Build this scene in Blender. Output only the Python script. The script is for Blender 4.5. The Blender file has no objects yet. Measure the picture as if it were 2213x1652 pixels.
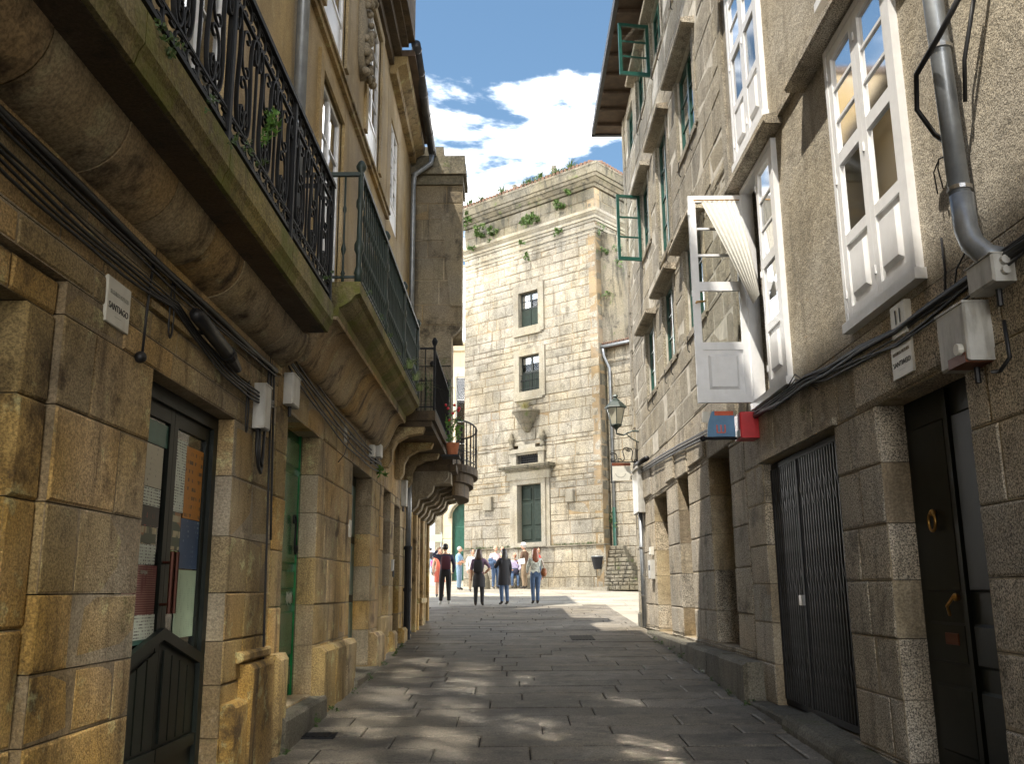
import bpy, bmesh, math, random
from mathutils import Vector, Matrix
RD = random.Random(11)
rad = math.radians
scene = bpy.context.scene
COL = scene.collection

# ---------------------------------------------------------------- camera
FOC, CX, CY = 2029.0, 1106.5, 826.0            # focal length and centre in photo pixels (2213 wide)
PIT, ROLL, EYE = math.atan(451 / FOC), rad(0.5), 1.75
cam = bpy.data.cameras.new('camera')
cam.sensor_width = 36.0
cam.lens = 36.0 * FOC / 2213.0
cam.clip_start, cam.clip_end = 0.05, 3000
camo = bpy.data.objects.new('camera', cam)
COL.objects.link(camo)
camo.matrix_world = Matrix.Translation((0, 0, EYE)) @ Matrix.Rotation(rad(90) + PIT, 4, 'X') @ Matrix.Rotation(-ROLL, 4, 'Z')
scene.camera = camo

# ---------------------------------------------------------------- sun and sky
SUN_EL = rad(63)
SUN_H = Vector((0.65, 0.76)).normalized()       # horizontal direction the light travels
sun = bpy.data.lights.new('sun', 'SUN')
sun.energy, sun.angle, sun.color = 2.05, rad(0.53), (1.0, 0.93, 0.82)
suno = bpy.data.objects.new('sun', sun)
COL.objects.link(suno)
sdir = Vector((SUN_H.x * math.cos(SUN_EL), SUN_H.y * math.cos(SUN_EL), -math.sin(SUN_EL)))
suno.rotation_euler = sdir.to_track_quat('-Z', 'Y').to_euler()
suno.location = (-6, -8, 30)
world = bpy.data.worlds.new('World')
scene.world = world
world.use_nodes = True
wt = world.node_tree
wt.nodes.clear()
wo = wt.nodes.new('ShaderNodeOutputWorld')
bg = wt.nodes.new('ShaderNodeBackground')
bg.inputs['Strength'].default_value = 0.15
sky = wt.nodes.new('ShaderNodeTexSky')
sky.sky_type = 'NISHITA'
sky.sun_disc = False
sky.sun_elevation = SUN_EL
sky.sun_rotation = math.atan2(-SUN_H.x, -SUN_H.y)
sky.air_density, sky.dust_density, sky.ozone_density = 1.0, 0.4, 2.0
tc = wt.nodes.new('ShaderNodeTexCoord')
sep = wt.nodes.new('ShaderNodeSeparateXYZ')
wt.links.new(tc.outputs['Generated'], sep.inputs[0])
def wmath(op, a, b=None, clamp=False):
    n = wt.nodes.new('ShaderNodeMath'); n.operation = op; n.use_clamp = clamp
    for i, v in enumerate((a, b)):
        if v is None: continue
        if isinstance(v, (int, float)): n.inputs[i].default_value = v
        else: wt.links.new(v, n.inputs[i])
    return n.outputs[0]
zc = wmath('MAXIMUM', sep.outputs['Z'], 0.05)
cmb = wt.nodes.new('ShaderNodeCombineXYZ')      # a flat cloud layer seen from below
wt.links.new(wmath('DIVIDE', sep.outputs['X'], zc), cmb.inputs[0])
wt.links.new(wmath('DIVIDE', sep.outputs['Y'], zc), cmb.inputs[1])
def wnoise(scale, off, detail, rough, dist=0.0):
    mp = wt.nodes.new('ShaderNodeMapping'); mp.inputs['Location'].default_value = off
    wt.links.new(cmb.outputs[0], mp.inputs[0])
    n = wt.nodes.new('ShaderNodeTexNoise')
    n.inputs['Scale'].default_value = scale; n.inputs['Detail'].default_value = detail
    n.inputs['Roughness'].default_value = rough; n.inputs['Distortion'].default_value = dist
    wt.links.new(mp.outputs[0], n.inputs['Vector'])
    return n.outputs['Fac']
CLOUD_OFF = (1.3, 0.62, 0.0)
big = wnoise(1.9, CLOUD_OFF, 8, 0.58, 0.25)
low = wmath('MULTIPLY', wmath('SUBTRACT', 0.62, zc), 0.55)    # more cloud lower down, all the way round
cov = wmath('ADD', big, low)
mr = wt.nodes.new('ShaderNodeMapRange'); mr.interpolation_type = 'SMOOTHSTEP'
mr.inputs['From Min'].default_value, mr.inputs['From Max'].default_value = 0.60, 0.80
wt.links.new(cov, mr.inputs['Value'])
mixc = wt.nodes.new('ShaderNodeMix'); mixc.data_type = 'RGBA'
wt.links.new(mr.outputs[0], mixc.inputs['Factor'])
hsv = wt.nodes.new('ShaderNodeHueSaturation'); hsv.inputs['Saturation'].default_value = 1.02; hsv.inputs['Hue'].default_value = 0.488; hsv.inputs['Value'].default_value = 0.34
wt.links.new(sky.outputs[0], hsv.inputs['Color'])
wt.links.new(hsv.outputs[0], mixc.inputs['A'])
mixc.inputs['B'].default_value = (25, 24.6, 23.8, 1)
wt.links.new(mixc.outputs['Result'], bg.inputs['Color'])
wt.links.new(bg.outputs[0], wo.inputs[0])
vs = scene.view_settings
vs.view_transform, vs.look, vs.gamma, vs.use_curve_mapping = 'Standard', 'None', 1.0, False
vs.exposure = 2.05
cy = scene.cycles
cy.use_denoising = True
cy.max_bounces, cy.diffuse_bounces, cy.glossy_bounces, cy.transmission_bounces, cy.transparent_max_bounces = 6, 4, 3, 4, 10
cy.sample_clamp_indirect = 0.0
cy.blur_glossy = 0.0
cy.use_guiding = True
cy.use_surface_guiding = True
cy.use_volume_guiding = False
cy.guiding_training_samples = 128
cy.use_adaptive_sampling = False
cy.adaptive_threshold = 0.02

# ---------------------------------------------------------------- photo pixel -> direction
def ray(x, y):
    dx, dy = x - CX, y - CY
    dx, dy = dx * math.cos(ROLL) - dy * math.sin(ROLL), dx * math.sin(ROLL) + dy * math.cos(ROLL)
    a, b = dx / FOC, -dy / FOC
    c, s = math.cos(PIT), math.sin(PIT)
    return Vector((a, c - b * s, s + b * c))
def onX(x, y, X):                                # point on a wall x = X
    r = ray(x, y); t = X / r.x
    return Vector((X, r.y * t, r.z * t + EYE))
def onY(x, y, Y):
    r = ray(x, y); t = Y / r.y
    return Vector((r.x * t, Y, r.z * t + EYE))
SLOPE = 0.045
def gz(y): return SLOPE * y                      # the street climbs away from the camera
def onG(x, y):
    r = ray(x, y); t = EYE / (SLOPE * r.y - r.z)
    return Vector((r.x * t, r.y * t, SLOPE * r.y * t))

# ---------------------------------------------------------------- materials
class NT:
    def __init__(s, name):
        s.m = bpy.data.materials.new(name); s.m.use_nodes = True
        s.t = s.m.node_tree; s.p = s.t.nodes['Principled BSDF']
        s.out = s.t.nodes['Material Output']; s._tc = None
    def n(s, typ, **kw):
        n = s.t.nodes.new(typ)
        for k, v in kw.items():
            if k.startswith('i_'):
                s.set(n.inputs[k[2:].replace('_', ' ')], v)
            else: setattr(n, k, v)
        return n
    def set(s, inp, v):
        if isinstance(v, bpy.types.NodeSocket): s.t.links.new(v, inp)
        elif isinstance(v, (tuple, list)) and len(v) == 3 and inp.type == 'RGBA': inp.default_value = (*v, 1)
        else: inp.default_value = v
    def co(s, scale=(1, 1, 1), loc=(0, 0, 0), src='Object'):
        if s._tc is None: s._tc = s.n('ShaderNodeTexCoord')
        m = s.n('ShaderNodeMapping'); m.inputs['Scale'].default_value = scale; m.inputs['Location'].default_value = loc
        s.t.links.new(s._tc.outputs[src], m.inputs[0])
        return m.outputs[0]
    def noise(s, vec, scale, detail=4, rough=0.55, dist=0):
        n = s.n('ShaderNodeTexNoise', i_Scale=scale, i_Detail=detail, i_Roughness=rough, i_Distortion=dist)
        s.t.links.new(vec, n.inputs['Vector']); return n.outputs['Fac']
    def voro(s, vec, scale, feature='F1', out='Distance'):
        n = s.n('ShaderNodeTexVoronoi', feature=feature); n.inputs['Scale'].default_value = scale
        s.t.links.new(vec, n.inputs['Vector']); return n.outputs[out]
    def rng(s, v, a, b, c=0.0, d=1.0):
        n = s.n('ShaderNodeMapRange', interpolation_type='SMOOTHSTEP'); s.set(n.inputs['Value'], v)
        for k, q in zip(('From Min', 'From Max', 'To Min', 'To Max'), (a, b, c, d)): n.inputs[k].default_value = q
        return n.outputs[0]
    def mix(s, f, a, b, mode='MIX'):
        n = s.n('ShaderNodeMix', data_type='RGBA', blend_type=mode)
        s.set(n.inputs['Factor'], f); s.set(n.inputs['A'], a); s.set(n.inputs['B'], b)
        return n.outputs['Result']
    def math(s, op, a, b=0.5):
        n = s.n('ShaderNodeMath', operation=op); s.set(n.inputs[0], a); s.set(n.inputs[1], b); return n.outputs[0]
    def attr(s, name):
        n = s.n('ShaderNodeAttribute'); n.attribute_name = name; return n.outputs['Fac']
    def bump(s, h, strength, dist=0.01, prev=None):
        n = s.n('ShaderNodeBump'); n.inputs['Strength'].default_value = strength; n.inputs['Distance'].default_value = dist
        s.t.links.new(h, n.inputs['Height'])
        if prev: s.t.links.new(prev, n.inputs['Normal'])
        return n.outputs[0]
    def fin(s, col=None, rough=None, normal=None, **kw):
        if col is not None: s.set(s.p.inputs['Base Color'], col)
        if rough is not None: s.set(s.p.inputs['Roughness'], rough)
        if normal is not None: s.set(s.p.inputs['Normal'], normal)
        for k, v in kw.items(): s.set(s.p.inputs[k.replace('_', ' ')], v)
        return s.m

def stone(name, c1, c2, dark, stain=0.5, speck=0.5, spscale=55, moss=0.0, bump=0.6, rough=0.88, pits=0.5, vary=0.35, mossc=(0.075, 0.10, 0.02), pale=0.25):
    t = NT(name)
    v = t.co(); big = t.noise(v, 1.1, 4, 0.6)
    rnd = t.attr('rnd')
    col = t.mix(t.rng(t.math('ADD', big, t.math('MULTIPLY', t.math('SUBTRACT', rnd, 0.5), 0.6)), 0.30, 0.72), c1, c2)
    hv = t.n('ShaderNodeHueSaturation'); t.set(hv.inputs['Color'], col)
    t.set(hv.inputs['Value'], t.rng(rnd, 0, 1, 1 - vary, 1 + vary * 0.6)); t.set(hv.inputs['Saturation'], t.rng(t.noise(v, 0.7, 2), 0.3, 0.7, 0.8, 1.15))
    col = hv.outputs[0]
    lo = t.rng(t.noise(t.co((1, 1, 0.6), (7, 1, 3)), 0.55, 4, 0.6), 0.32, 0.68, 0.70, 1.14)   # broad weathering
    lv = t.n('ShaderNodeCombineXYZ')
    for i in range(3): t.set(lv.inputs[i], lo)
    col = t.mix(1.0, col, lv.outputs[0], 'MULTIPLY')
    st = t.rng(t.noise(t.co((2.6, 2.6, 0.35), (5, 3, 1)), 1.5, 4, 0.62), 0.50, 0.72)
    blot = t.rng(t.noise(t.co((1, 1, 1), (9, 2, 4)), 2.3, 5, 0.65), 0.52, 0.70)
    col = t.mix(t.math('MULTIPLY', t.math('MAXIMUM', st, blot), stain), col, dark)
    pl = t.rng(t.noise(t.co((1, 1, 1), (4, 8, 6)), 4.2, 5, 0.7), 0.56, 0.68)          # pale lime wash and lichen
    col = t.mix(t.math('MULTIPLY', pl, pale), col, tuple(min(0.62, 1.35 * q + 0.05) for q in c1))
    sp = t.noise(v, spscale, 2, 0.7)
    spm = t.rng(sp, 0.32, 0.68, 1 - speck, 1 + speck * 0.75)
    gs = t.n('ShaderNodeCombineXYZ')
    for i in range(3): t.set(gs.inputs[i], spm)
    col = t.mix(1.0, col, gs.outputs[0], 'MULTIPLY')
    pit = t.rng(t.voro(v, 34), 0.06, 0.20)                       # weathering pits
    pm = t.rng(t.noise(v, 3.1, 3), 0.42, 0.6)
    pitm = t.math('MULTIPLY', t.math('SUBTRACT', 1.0, pit), t.math('MULTIPLY', pm, pits))
    col = t.mix(pitm, col, tuple(0.25 * q for q in c1))
    if moss:
        mm = t.rng(t.noise(t.co((1, 1, 1), (2, 7, 3)), 2.1, 5, 0.7), 0.66 - 0.25 * moss, 0.80 - 0.2 * moss)
        col = t.mix(t.math('MULTIPLY', mm, 0.85), col, mossc)
    h = t.math('ADD', t.math('MULTIPLY', t.noise(v, 9, 4, 0.65), 1.6), t.math('SUBTRACT', t.math('MULTIPLY', sp, 0.55), t.math('MULTIPLY', pitm, 0.8)))
    return t.fin(col, rough, t.bump(h, bump, 0.02))

def plain(name, col, rough=0.6, metal=0.0, var=0.15, scale=8, bump=0.12, dirt=0.0, dirtc=(0.03, 0.025, 0.015), **kw):
    t = NT(name); v = t.co()
    n = t.noise(v, scale, 5, 0.6)
    hv = t.n('ShaderNodeHueSaturation'); t.set(hv.inputs['Color'], col)
    t.set(hv.inputs['Value'], t.rng(n, 0.25, 0.75, 1 - var, 1 + var * 0.7)); c = hv.outputs[0]
    if dirt:
        c = t.mix(t.math('MULTIPLY', t.rng(t.noise(t.co((3, 3, 0.6), (1, 5, 2)), 2.5, 6, 0.65), 0.48, 0.68), dirt), c, dirtc)
    return t.fin(c, rough, t.bump(t.noise(v, scale * 6, 3), bump, 0.004), Metallic=metal, **kw)

M = {}
M['left'] = stone('warm_granite', (0.56, 0.415, 0.20), (0.40, 0.265, 0.105), (0.06, 0.036, 0.016), stain=0.85, speck=0.4, spscale=75, moss=0.14, bump=0.5, vary=0.38, pits=0.8, pale=0.5)
M['left_up'] = stone('ochre_facade', (0.47, 0.36, 0.20), (0.40, 0.295, 0.15), (0.16, 0.105, 0.045), stain=0.35, speck=0.22, bump=0.3, pits=0.15, vary=0.12)
M['slab'] = stone('mossy_balcony_stone', (0.33, 0.27, 0.11), (0.24, 0.19, 0.07), (0.05, 0.04, 0.018), stain=0.75, speck=0.35, moss=0.85, bump=0.6, vary=0.1, mossc=(0.15, 0.16, 0.025))
M['corbel'] = stone('smooth_corbel_stone', (0.56, 0.43, 0.24), (0.40, 0.27, 0.12), (0.05, 0.03, 0.014), stain=0.95, speck=0.35, moss=0.05, bump=0.35, vary=0.2)
M['soffit'] = stone('very_dark_stone', (0.12, 0.08, 0.038), (0.075, 0.05, 0.024), (0.022, 0.015, 0.008), stain=0.8, speck=0.25, bump=0.5, vary=0.15)  # very dark stone tone for undersides, cornices and the corbel table
M['grey_left'] = stone('weathered_grey_stone', (0.30, 0.25, 0.165), (0.215, 0.175, 0.115), (0.045, 0.036, 0.024), stain=0.85, speck=0.3, moss=0.15, bump=0.5, vary=0.2)
M['tower'] = stone('tower_granite', (0.33, 0.298, 0.23), (0.25, 0.218, 0.16), (0.10, 0.086, 0.06), stain=0.75, speck=0.35, spscale=22, moss=0.02, bump=0.9, vary=0.28, pits=0.3)
M['tower_trim'] = stone('tower_dressed_stone', (0.29, 0.262, 0.20), (0.23, 0.205, 0.15), (0.14, 0.11, 0.065), stain=0.5, speck=0.2, spscale=22, moss=0.08, bump=0.5, vary=0.15, pits=0.15)
M['tower_dark'] = stone('lichened_and_shaded_stone', (0.20, 0.175, 0.125), (0.13, 0.115, 0.08), (0.03, 0.028, 0.02), stain=0.85, speck=0.25, spscale=22, moss=0.35, bump=0.6, vary=0.2)  # dark lichened stone; its tone also gives the tower's right face its shade
M['mortar'] = stone('grey_mortar', (0.40, 0.33, 0.22), (0.28, 0.21, 0.12), (0.07, 0.05, 0.025), stain=0.5, speck=0.3, bump=0.5, vary=0)
M['mortar_tower'] = stone('brown_joint_mortar', (0.27, 0.20, 0.115), (0.22, 0.16, 0.09), (0.10, 0.075, 0.04), stain=0.5, speck=0.2, bump=0.4, vary=0)  # brown mortar for the tower and wing joints
M['mortar_white'] = plain('white_lime_mortar', (0.62, 0.58, 0.50), 0.9, var=0.2, dirt=0.45, dirtc=(0.25, 0.22, 0.17))
M['right'] = stone('grey_granite', (0.42, 0.375, 0.29), (0.34, 0.30, 0.225), (0.12, 0.10, 0.07), stain=0.5, speck=0.6, spscale=70, moss=0.04, bump=0.7, vary=0.22)
M['right_low'] = stone('speckled_granite', (0.53, 0.465, 0.36), (0.43, 0.37, 0.28), (0.08, 0.065, 0.045), stain=0.6, speck=0.8, spscale=80, moss=0.12, bump=0.6, vary=0.25)
M['rough'] = stone('roughcast_render', (0.41, 0.365, 0.285), (0.33, 0.29, 0.22), (0.16, 0.135, 0.095), stain=0.55, speck=0.6, spscale=95, bump=0.55, vary=0.0, pits=0.45)
M['kerb'] = stone('kerb_granite', (0.20, 0.185, 0.14), (0.15, 0.135, 0.10), (0.045, 0.04, 0.025), stain=0.6, speck=0.45, moss=0.3, bump=0.5)
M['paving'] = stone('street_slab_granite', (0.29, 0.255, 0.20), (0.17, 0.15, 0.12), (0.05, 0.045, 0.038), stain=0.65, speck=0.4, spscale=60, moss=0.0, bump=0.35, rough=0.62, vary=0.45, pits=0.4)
M['joint'] = plain('dark_paving_joint', (0.022, 0.021, 0.016), 0.95, var=0.4, bump=0.3)
M['iron'] = plain('black_wrought_iron', (0.012, 0.0125, 0.014), 0.6, 0.0, var=0.3, bump=0.2, Specular_IOR_Level=0.25)
M['iron_gate'] = plain('worn_gate_iron', (0.045, 0.045, 0.045), 0.5, 0.2, var=0.4, bump=0.2)
M['iron_green'] = plain('green_painted_iron', (0.030, 0.048, 0.040), 0.45, 0.1, var=0.3, dirt=0.4)
M['cable'] = plain('black_cable_rubber', (0.012, 0.012, 0.013), 0.5, var=0.2)
M['zinc'] = plain('grey_zinc_pipe', (0.28, 0.30, 0.32), 0.4, 0.55, var=0.2, dirt=0.35, dirtc=(0.08, 0.08, 0.07))
M['zinc_dark'] = plain('dark_gutter_metal', (0.055, 0.055, 0.058), 0.5, 0.3, var=0.25)
M['pvc'] = plain('grey_plastic', (0.50, 0.49, 0.45), 0.5, var=0.12, dirt=0.5, dirtc=(0.15, 0.13, 0.09))
M['white'] = plain('white_window_paint', (0.80, 0.80, 0.80), 0.38, var=0.06, bump=0.05, dirt=0.12, dirtc=(0.45, 0.42, 0.36))
M['green'] = plain('dark_green_paint', (0.016, 0.085, 0.062), 0.35, var=0.25, bump=0.1, dirt=0.2)
M['green_door'] = plain('glossy_green_door_paint', (0.015, 0.15, 0.045), 0.22, var=0.3, scale=5, bump=0.15, dirt=0.55, dirtc=(0.006, 0.02, 0.008))
M['door_dark'] = plain('black_green_door_paint', (0.008, 0.012, 0.009), 0.45, var=0.3, bump=0.1, Specular_IOR_Level=0.3)
M['door_tower'] = plain('grey_green_door_paint', (0.018, 0.028, 0.022), 0.7, var=0.25, bump=0.1, dirt=0.3, Specular_IOR_Level=0.2)
M['dark'] = plain('dark_interior', (0.012, 0.011, 0.010), 0.9)  # near-black, so the darkness inside openings sits in the colour
M['room'] = plain('unlit_room_black', (0.014, 0.012, 0.011), 0.95, Specular_IOR_Level=0.1)  # near-black sheets behind panes, the dark of unlit rooms put into their colour
M['curtain'] = plain('white_cotton_curtain', (0.52, 0.51, 0.46), 0.9, var=0.1, scale=20, bump=0.3)
M['marble'] = plain('white_marble_plaque', (0.66, 0.64, 0.56), 0.4, var=0.1, dirt=0.3, dirtc=(0.4, 0.36, 0.26))
M['ink'] = plain('black_lettering', (0.015, 0.015, 0.015), 0.6)
M['ink_faded'] = plain('faded_lettering', (0.36, 0.36, 0.31), 0.6)
M['ink_brown'] = plain('brownish_lettering', (0.16, 0.13, 0.09), 0.6)
M['copper'] = plain('copper_handle', (0.10, 0.035, 0.022), 0.35, 0.6, var=0.25)
M['brass'] = plain('old_brass', (0.50, 0.28, 0.08), 0.3, 0.9, var=0.25)
M['letterbox'] = plain('dull_brown_plate', (0.16, 0.045, 0.018), 0.45, 0.4)
M['red'] = plain('red_sign_plastic', (0.55, 0.015, 0.02), 0.35)
M['blue'] = plain('blue_sign_paint', (0.10, 0.24, 0.42), 0.5)
M['orange'] = plain('orange_print', (0.65, 0.10, 0.03), 0.5)
M['tile'] = stone('clay_roof_tile', (0.20, 0.115, 0.075), (0.14, 0.085, 0.06), (0.04, 0.035, 0.025), stain=0.85, speck=0.2, moss=0.3, bump=0.4)
M['wood_eave'] = plain('dark_eave_boards', (0.10, 0.065, 0.04), 0.7, var=0.35, scale=4)
M['steel'] = plain('bare_steel', (0.5, 0.5, 0.5), 0.3, 1.0)
M['cream'] = plain('cream_render', (0.62, 0.53, 0.38), 0.85, var=0.08, scale=2)
M['whitewall'] = plain('pale_blue_white_render', (0.55, 0.60, 0.66), 0.85, var=0.06, scale=2)
M['terracotta'] = plain('terracotta', (0.42, 0.14, 0.06), 0.8)
M['frost'] = plain('lantern_milk_glass', (0.52, 0.50, 0.40), 0.25, var=0.1)
def glass(name, tint=(1, 1, 1), boost=1.0):
    t = NT(name); t.t.nodes.remove(t.p)
    tr = t.n('ShaderNodeBsdfTransparent'); tr.inputs[0].default_value = (*tint, 1)
    gl = t.n('ShaderNodeBsdfGlossy'); gl.inputs['Roughness'].default_value = 0.065
    fr = t.n('ShaderNodeFresnel'); fr.inputs['IOR'].default_value = 1.52
    f2 = t.math('MINIMUM', t.math('MULTIPLY', fr.outputs[0], 1.8 * boost), 1.0)    # two faces of the sheet
    mx = t.n('ShaderNodeMixShader'); t.set(mx.inputs[0], f2)
    t.t.links.new(tr.outputs[0], mx.inputs[1]); t.t.links.new(gl.outputs[0], mx.inputs[2])
    t.t.links.new(mx.outputs[0], t.out.inputs[0]); return t.m
M['glass'] = glass('window_glass', (0.93, 0.96, 0.95))
def leafmat(name, c1, c2):
    t = NT(name); n = t.attr('rnd')
    c = t.mix(n, c1, c2)
    return t.fin(c, 0.5, None, Subsurface_Weight=0.0)
M['leaf'] = leafmat('bright_leaf', (0.10, 0.22, 0.02), (0.05, 0.12, 0.015))
M['weed'] = leafmat('weed_leaf', (0.07, 0.12, 0.025), (0.035, 0.065, 0.015))
M['dry'] = leafmat('dry_grass', (0.42, 0.36, 0.17), (0.22, 0.22, 0.09))
M['spider'] = leafmat('pale_striped_leaf', (0.35, 0.40, 0.20), (0.15, 0.24, 0.06))
M['petal'] = plain('red_petal', (0.6, 0.01, 0.02), 0.5)
def print_mat(name, base, ink, scale, thr=0.5, rows=14, second=None):
    """flat print: rows of small marks on a coloured sheet"""
    t = NT(name); v = t.co((1, 1, 1)); 
    r = t.n('ShaderNodeTexWave', wave_type='BANDS', bands_direction='Z'); r.inputs['Scale'].default_value = rows
    t.t.links.new(v, r.inputs['Vector'])
    m = t.math('MULTIPLY', t.rng(r.outputs['Fac'], 0.55, 0.7), t.rng(t.noise(t.co((1, 1, 0.25)), scale, 2, 0.7), thr - 0.04, thr + 0.06))
    b = base
    if second is not None: b = t.mix(t.rng(t.noise(t.co((1, 1, 1), (3, 1, 5)), 5.0, 1), 0.48, 0.52), base, second)
    return t.fin(t.mix(m, b, ink), 0.45)
M['pr_white'] = print_mat('white_notice', (0.62, 0.68, 0.60), (0.05, 0.05, 0.05), 60, 0.5, 16)
M['pr_cream'] = print_mat('cream_menu', (0.55, 0.52, 0.40), (0.20, 0.18, 0.13), 40, 0.62, 9)
M['pr_orange'] = print_mat('orange_poster', (0.50, 0.20, 0.02), (0.10, 0.05, 0.02), 22, 0.55, 5)
M['pr_blue'] = print_mat('blue_poster', (0.03, 0.075, 0.17), (0.22, 0.30, 0.36), 26, 0.60, 9)
M['pr_red'] = print_mat('dark_red_board', (0.13, 0.012, 0.015), (0.28, 0.16, 0.13), 12, 0.42, 22)
M['pr_black'] = print_mat('black_red_poster', (0.02, 0.014, 0.014), (0.30, 0.05, 0.03), 18, 0.58, 4)
M['pr_green'] = print_mat('green_poster', (0.14, 0.20, 0.025), (0.35, 0.38, 0.2), 20, 0.60, 7)
M['pr_mint'] = print_mat('pale_mint_list', (0.42, 0.55, 0.40), (0.20, 0.30, 0.20), 40, 0.58, 26)
M['pr_teal'] = plain('teal_sticker', (0.05, 0.16, 0.13), 0.4)
M['pr_mixed'] = print_mat('picture_poster', (0.30, 0.14, 0.05), (0.45, 0.40, 0.25), 12, 0.5, 3, second=(0.06, 0.08, 0.05))

# ---------------------------------------------------------------- things, parts and mesh building
BASE = {}
def setp(o, label=None, cat=None, group=None, kind=None):
    if label: o['label'] = label
    if cat: o['category'] = cat
    if group: o['group'] = group
    if kind: o['kind'] = kind
    return o
def thing(name, label, cat, loc=(0, 0, 0), group=None):
    o = bpy.data.objects.new(name, None); COL.objects.link(o); o.empty_display_size = 0.1
    o.location = loc; BASE[o.name] = Vector(loc)
    return setp(o, label, cat, group)
def base_of(o): return BASE.get(o.name, Vector((0, 0, 0))) if o is not None else Vector((0, 0, 0))

class Fr:
    """a wall frame: u along the wall, z up, o outward"""
    def __init__(s, O, U, N): s.O, s.U, s.N = Vector(O).to_2d(), Vector(U).to_2d().normalized(), Vector(N).to_2d().normalized()
    def __call__(s, u, z, o=0.0):
        p = s.O + s.U * u + s.N * o; return Vector((p.x, p.y, z))

class MB:
    def __init__(s): s.v, s.f, s.m, s.r = [], [], [], []
    def add(s, vs, fs, mi=0, r=None):
        b = len(s.v); s.v += [Vector(q) for q in vs]
        r = RD.random() if r is None else r
        for f in fs: s.f.append([b + i for i in f]); s.m.append(mi); s.r.append(r)
        return s
    def hexa(s, p, mi=0, r=None):   # 4 bottom points then 4 top points
        return s.add(p, [(0, 1, 2, 3), (4, 7, 6, 5), (0, 4, 5, 1), (1, 5, 6, 2), (2, 6, 7, 3), (3, 7, 4, 0)], mi, r)
    def box(s, x0, x1, y0, y1, z0, z1, mi=0, r=None):
        return s.hexa([(x0, y0, z0), (x1, y0, z0), (x1, y1, z0), (x0, y1, z0), (x0, y0, z1), (x1, y0, z1), (x1, y1, z1), (x0, y1, z1)], mi, r)
    def fbox(s, fr, u0, u1, z0, z1, o0, o1, mi=0, r=None):
        return s.hexa([fr(u0, z0, o0), fr(u1, z0, o0), fr(u1, z0, o1), fr(u0, z0, o1), fr(u0, z1, o0), fr(u1, z1, o0), fr(u1, z1, o1), fr(u0, z1, o1)], mi, r)
    def bevbox(s, fr, u0, u1, z0, z1, o0, o1, ch=0.012, mi=0, jit=0.0, r=None, pil=0.0):
        """box with a chamfered, slightly uneven front"""
        j = lambda: RD.uniform(-jit, jit) if jit else 0.0
        P = [fr(u0, z0, o0), fr(u1, z0, o0), fr(u1, z1, o0), fr(u0, z1, o0)]
        a = o1 - ch
        P += [fr(u0, z0, a), fr(u1, z0, a), fr(u1, z1, a), fr(u0, z1, a)]
        P += [fr(u0 + ch + abs(j()), z0 + ch + abs(j()), o1 + j()), fr(u1 - ch - abs(j()), z0 + ch + abs(j()), o1 + j()), fr(u1 - ch - abs(j()), z1 - ch - abs(j()), o1 + j()), fr(u0 + ch + abs(j()), z1 - ch - abs(j()), o1 + j())]
        P += [fr((u0 + u1) / 2 + 4 * j(), (z0 + z1) / 2 + 3 * j(), o1 + pil + j())]
        F = [(0, 1, 2, 3)]
        for k in range(4):
            q = (k + 1) % 4
            F += [(k, q, 4 + q, 4 + k), (4 + k, 4 + q, 8 + q, 8 + k), (8 + k, 8 + q, 12)]
        return s.add(P, F, mi, r)
    def fpoly(s, fr, pts, o0, o1, mi=0, r=None):
        n = len(pts); V = [fr(u, z, o0) for u, z in pts] + [fr(u, z, o1) for u, z in pts]
        return s.add(V, [tuple(range(n)), tuple(range(2 * n - 1, n - 1, -1))] + [(k, (k + 1) % n, n + (k + 1) % n, n + k) for k in range(n)], mi, r)
    def sweep(s, prof, P0, P1, mi=0, r=None):
        """profile (list of (dx,dz)) carried from P0 to P1 along y, x offsets with sign sx"""
        n = len(prof)
        V = [Vector((P0[0] + a, P0[1], P0[2] + b)) for a, b in prof] + [Vector((P1[0] + a, P1[1], P1[2] + b)) for a, b in prof]
        return s.add(V, [(k, (k + 1) % n, n + (k + 1) % n, n + k) for k in range(n)] + [tuple(range(n)), tuple(range(2 * n - 1, n - 1, -1))], mi, r)
    def tube(s, path, rr, n=8, closed=False, mi=0, r=None, flat=None):
        path = [Vector(q) for q in path]; N = len(path)
        if N < 2: return s
        V = []; up = Vector((0, 0, 1)); prevb = None
        for i, q in enumerate(path):
            a = path[i - 1] if (i > 0 or closed) else q; b = path[(i + 1) % N] if (i < N - 1 or closed) else q
            t = (b - a)
            t = t.normalized() if t.length > 1e-9 else Vector((0, 1, 0))
            if prevb is None:
                ref = up if abs(t.z) < 0.9 else Vector((1, 0, 0))
                s1 = t.cross(ref).normalized()
            else:
                s1 = (prevb - t * prevb.dot(t)); s1 = s1.normalized() if s1.length > 1e-6 else t.orthogonal().normalized()
            prevb = s1; s2 = t.cross(s1)
            R_ = rr[i] if isinstance(rr, (list, tuple)) else rr
            for k in range(n):
                an = 2 * math.pi * k / n + (math.pi / n if n == 4 else 0)
                V.append(q + (s1 * math.cos(an) + s2 * math.sin(an)) * R_)
        F = []
        for i in range(N if closed else N - 1):
            for k in range(n):
                a, b = i * n + k, i * n + (k + 1) % n; c, d = ((i + 1) % N) * n + (k + 1) % n, ((i + 1) % N) * n + k
                F.append((a, b, c, d))
        if not closed: F += [tuple(range(n - 1, -1, -1)), tuple(range((N - 1) * n, N * n))]
        return s.add(V, F, mi, r)
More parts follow.
